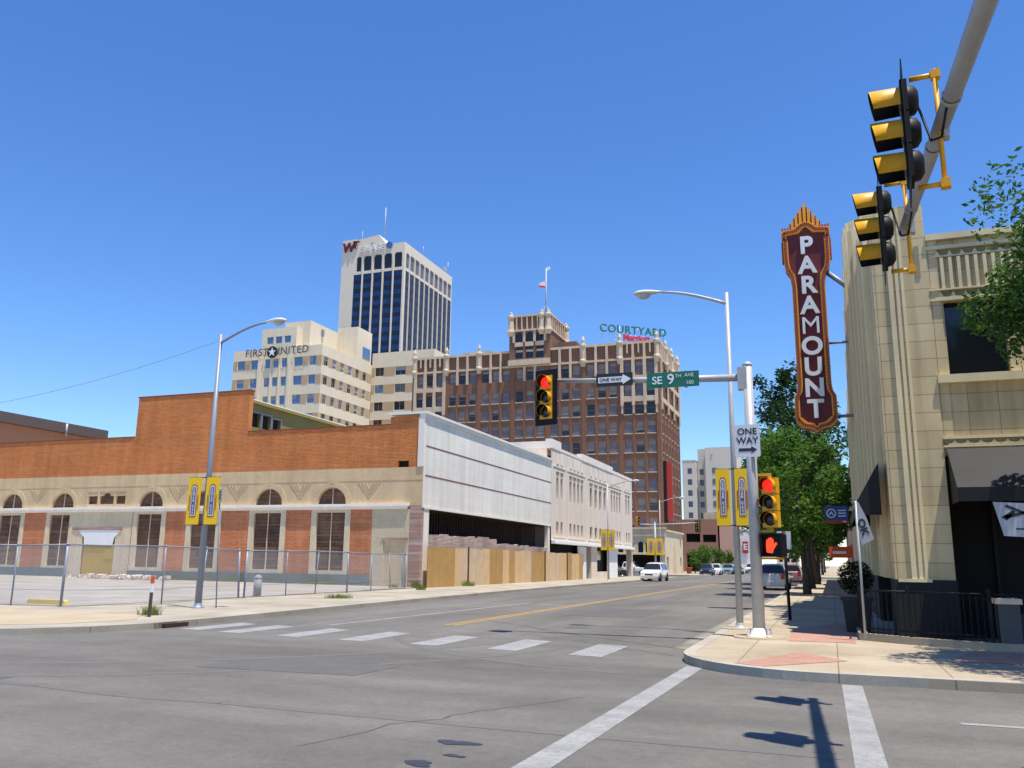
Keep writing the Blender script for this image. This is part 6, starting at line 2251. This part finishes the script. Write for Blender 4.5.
# ------------------------------------------------------------------ cars
def car(label, x, y, rz, paint, kind='suv', name='parked_car', group=None, cat='car'):
    t = thing(name, label, cat, (x, y, 0.0), rz=rz, group=group, local=True)
    if kind == 'suv':
        L, W, bz = 4.6, 0.91, 0.32
        st = [(-2.3, 0.62, 0.62, .90), (-2.27, 1.0, 1.0, .95), (-2.2, 1.02, 1.06, .97), (-1.95, 1.03, 1.66, .99), (-1.6, 1.03, 1.72, 1), (-0.4, 1.0, 1.74, 1), (0.45, 0.99, 1.66, 1), (1.12, 0.98, 1.02, 1), (1.9, 0.9, 0.93, .98), (2.2, 0.78, 0.82, .93), (2.3, 0.6, 0.62, .86)]
        side, front, rear = range(3, 6), (6,), (2,)
        wy = (-1.4, 1.42)
    elif kind == 'pickup':
        L, W, bz = 5.4, 0.97, 0.38
        st = [(-2.7, 0.6, 0.6, .95), (-2.68, 1.08, 1.08, .98), (-2.5, 1.1, 1.1, 1), (-0.95, 1.1, 1.1, 1), (-0.8, 1.1, 1.75, 1), (-0.4, 1.1, 1.84, 1), (0.4, 1.08, 1.8, 1), (1.0, 1.08, 1.12, 1), (2.3, 1.0, 1.02, .99), (2.62, 0.9, 0.92, .96), (2.7, 0.6, 0.62, .92)]
        side, front, rear = (4, 5), (6,), (3,)
        wy = (-1.75, 1.7)
    else:
        L, W, bz = 4.6, 0.88, 0.27
        st = [(-2.3, 0.55, 0.55, .9), (-2.26, 0.88, 0.9, .95), (-1.7, 0.92, 0.97, .99), (-1.0, 0.93, 1.34, 1), (-0.3, 0.92, 1.43, 1), (0.35, 0.91, 1.38, 1), (1.15, 0.88, 0.93, 1), (1.9, 0.78, 0.82, .98), (2.2, 0.66, 0.7, .93), (2.3, 0.5, 0.52, .86)]
        side, front, rear = (3, 4), (5,), (2,)
        wy = (-1.38, 1.4)
    ring = []
    for yy, belt, roof, w in st:
        w *= W
        hr = max(roof - belt, 0.0)
        wr = w * (0.93 - 0.22 * min(1, hr / 0.7))
        rt = [(w * 0.9, bz - 0.08), (w, bz + 0.1), (w * 1.01, bz + 0.32 * 1.0 if belt > bz + 0.4 else (bz + belt) / 2), (w * 0.97, belt), (wr, roof - 0.07 * min(1, hr / 0.3)), (wr * 0.8, roof)]
        ring.append([(a, yy, z) for a, z in rt] + [(-a, yy, z) for a, z in rt[::-1]])
    N = 12
    body = MB()
    vs = [v for r_ in ring for v in r_]
    fs = []
    glass = MB()
    for i in range(len(ring) - 1):
        for k in range(N):
            k2 = (k + 1) % N
            q = (i * N + k, i * N + k2, (i + 1) * N + k2, (i + 1) * N + k)
            fs.append(q)
            isg = (k in (3, 7) and i in side) or (k in (4, 5, 6) and (i in front or i in rear))
            if isg:
                P = [Vector(vs[j]) for j in q]
                c = sum(P, Vector()) / 4
                n_ = (P[1] - P[0]).cross(P[3] - P[0])
                if n_.length < 1e-6: continue
                n_.normalize()
                if n_.dot(c - Vector((0, c.y * 0.6, 0.7))) < 0: n_ = -n_
                if k in (3, 7): Q = [c + (p - c) * 0.86 + n_ * 0.012 for p in P]
                else: Q = [c + Vector(((p - c).x * 1.0, (p - c).y * 0.86, (p - c).z * 0.86)) + n_ * 0.012 for p in P]
                glass.add(Q, [(0, 1, 2, 3)])
    body.add(vs, fs, 0, True)
    body.add(ring[0], [tuple(range(N))], 0)
    body.add(ring[-1], [tuple(range(N))], 0)
    b = body.build('body', paint, t)
    try: b.data.set_sharp_from_angle(angle=math.radians(32))
    except Exception: pass
    glass.build('window', m_glass, t, fix=False)
    yr, yf = st[0][0], st[-1][0]
    hz = st[1][1] - 0.22
    for s in (-1, 1):
        mb = MB(); mb.box(s * W * 0.62, s * W * 0.9, yr - 0.02, yr + 0.12, hz - 0.06, hz + (0.3 if kind == 'suv' else 0.14)); mb.build('tail_light', m_redlens, t)
        mb = MB(); mb.box(s * W * 0.55, s * W * 0.86, yf - 0.26, yf - 0.02, st[-2][1] - 0.16, st[-2][1] - 0.02); mb.build('headlight', m_clens, t)
        mb = MB(); mb.box(s * W * 0.98, s * (W * 0.98 + 0.2), st[front[0]][0] + 0.25, st[front[0]][0] + 0.4, st[front[0]][1] - 0.02, st[front[0]][1] + 0.14); mb.build('mirror', paint, t)
        for yy in wy:
            mb = MB(); mb.lathe([(0.24, -0.1), (0.335, -0.1), (0.345, 0), (0.335, 0.1), (0.24, 0.1)], (s * (W - 0.07), yy, 0.345), 20, axis='x')
            w_ = mb.build('wheel', m_tyre, t)
            mb = MB(); mb.lathe([(0.0, 0.0), (0.07, 0.02), (0.1, 0.0), (0.2, 0.01), (0.24, 0.05)], (s * (W + 0.0), yy, 0.345), 16, axis='x')
            mb.build('rim', m_rim, w_)
            mb = MB(); mb.lathe([(0.0, 0), (0.41, 0)], (s * (W * 1.012), yy, 0.4), 20, axis='x')
            mb.v = [(a, bb, max(c, 0.24)) for a, bb, c in mb.v]
            mb.build('wheel_arch', m_signk, t, fix=False)
    for yy in (yf, yr):
        mb = MB()
        mb.box(-W * 0.86, W * 0.86, yy - 0.05, yy + 0.05, bz - 0.02, bz + 0.18)
        mb.build('bumper', m_signk if kind == 'pickup' else paint, t)
    mb = MB()
    mb.box(-W * 0.42, W * 0.42, yf - 0.02, yf + 0.012, st[-2][1] - 0.2, st[-2][1] - 0.08)
    mb.build('grille', m_signk, t)
    mb = MB()
    mb.box(-0.16, 0.16, yr - 0.066, yr - 0.051, bz + 0.2, bz + 0.36)
    mb.build('licence_plate', m_signw, t)
    return t


def paint(name, c, metal=0.0):
    t = NT(name)
    t.p.inputs['Coat Weight'].default_value = 0.6
    t.p.inputs['Coat Roughness'].default_value = 0.06
    return t.out(c, 0.35, metal)


p_white = paint('white_car_paint', (0.72, 0.72, 0.71))
p_silver = paint('silver_car_paint', (0.50, 0.485, 0.455), 0.1)
p_navy = paint('navy_car_paint', (0.012, 0.02, 0.045))
p_blue = paint('blue_car_paint', (0.02, 0.05, 0.16))
p_teal = paint('teal_car_paint', (0.16, 0.24, 0.28))
p_red = paint('dusty_rose_car_paint', (0.30, 0.16, 0.15), 0.3)
p_grey = paint('grey_car_paint', (0.16, 0.18, 0.20), 0.4)
car('white sport utility car driving towards the camera past the limestone block', -15.9, 82.5, PI - 0.04, p_white, 'suv', 'moving_car')
car('silver sport utility car parked at the right kerb, seen from behind', -3.75, 62.5, -0.02, p_silver, 'suv', group='cars parked on the right')
car('dusty rose hatchback parked beyond the silver car', -3.55, 86, 0, p_red, 'suv', group='cars parked on the right')
car('grey sedan parked beyond the dusty rose car', -3.6, 96, 0, p_grey, 'sedan', group='cars parked on the right')
car('blue grey car driving away left of the silver car', -6.6, 104, 0, p_teal, 'suv', 'moving_car')
car('navy sport utility car parked on the left before the small trees', -17.4, 131, PI + 0.03, p_navy, 'suv', group='cars parked far on the left')
car('white car parked behind the navy one', -17.2, 139, PI, p_white, 'suv', group='cars parked far on the left')
car('teal grey car parked past the white one on the left', -16.6, 152, PI, p_teal, 'suv', group='cars parked far on the left')
car('blue sedan waiting near the street middle far away', -15.3, 154, PI, p_blue, 'sedan', 'moving_car')
car('white pickup far up the street left of the lamp pole', -14.5, 172, PI, p_white, 'pickup', 'moving_car', cat='pickup')
car('distant white car at the end of the street', -11.5, 200, PI, p_white, 'sedan', 'moving_car')
car('white pickup truck showing behind the corner of the limestone block', -24.6, 111.5, -PI / 2, p_white, 'pickup', 'moving_car', cat='pickup')
car('grey car seen through the open corner of the limestone block', -25.8, 107.2, -PI / 2, p_grey, 'sedan', 'moving_car')
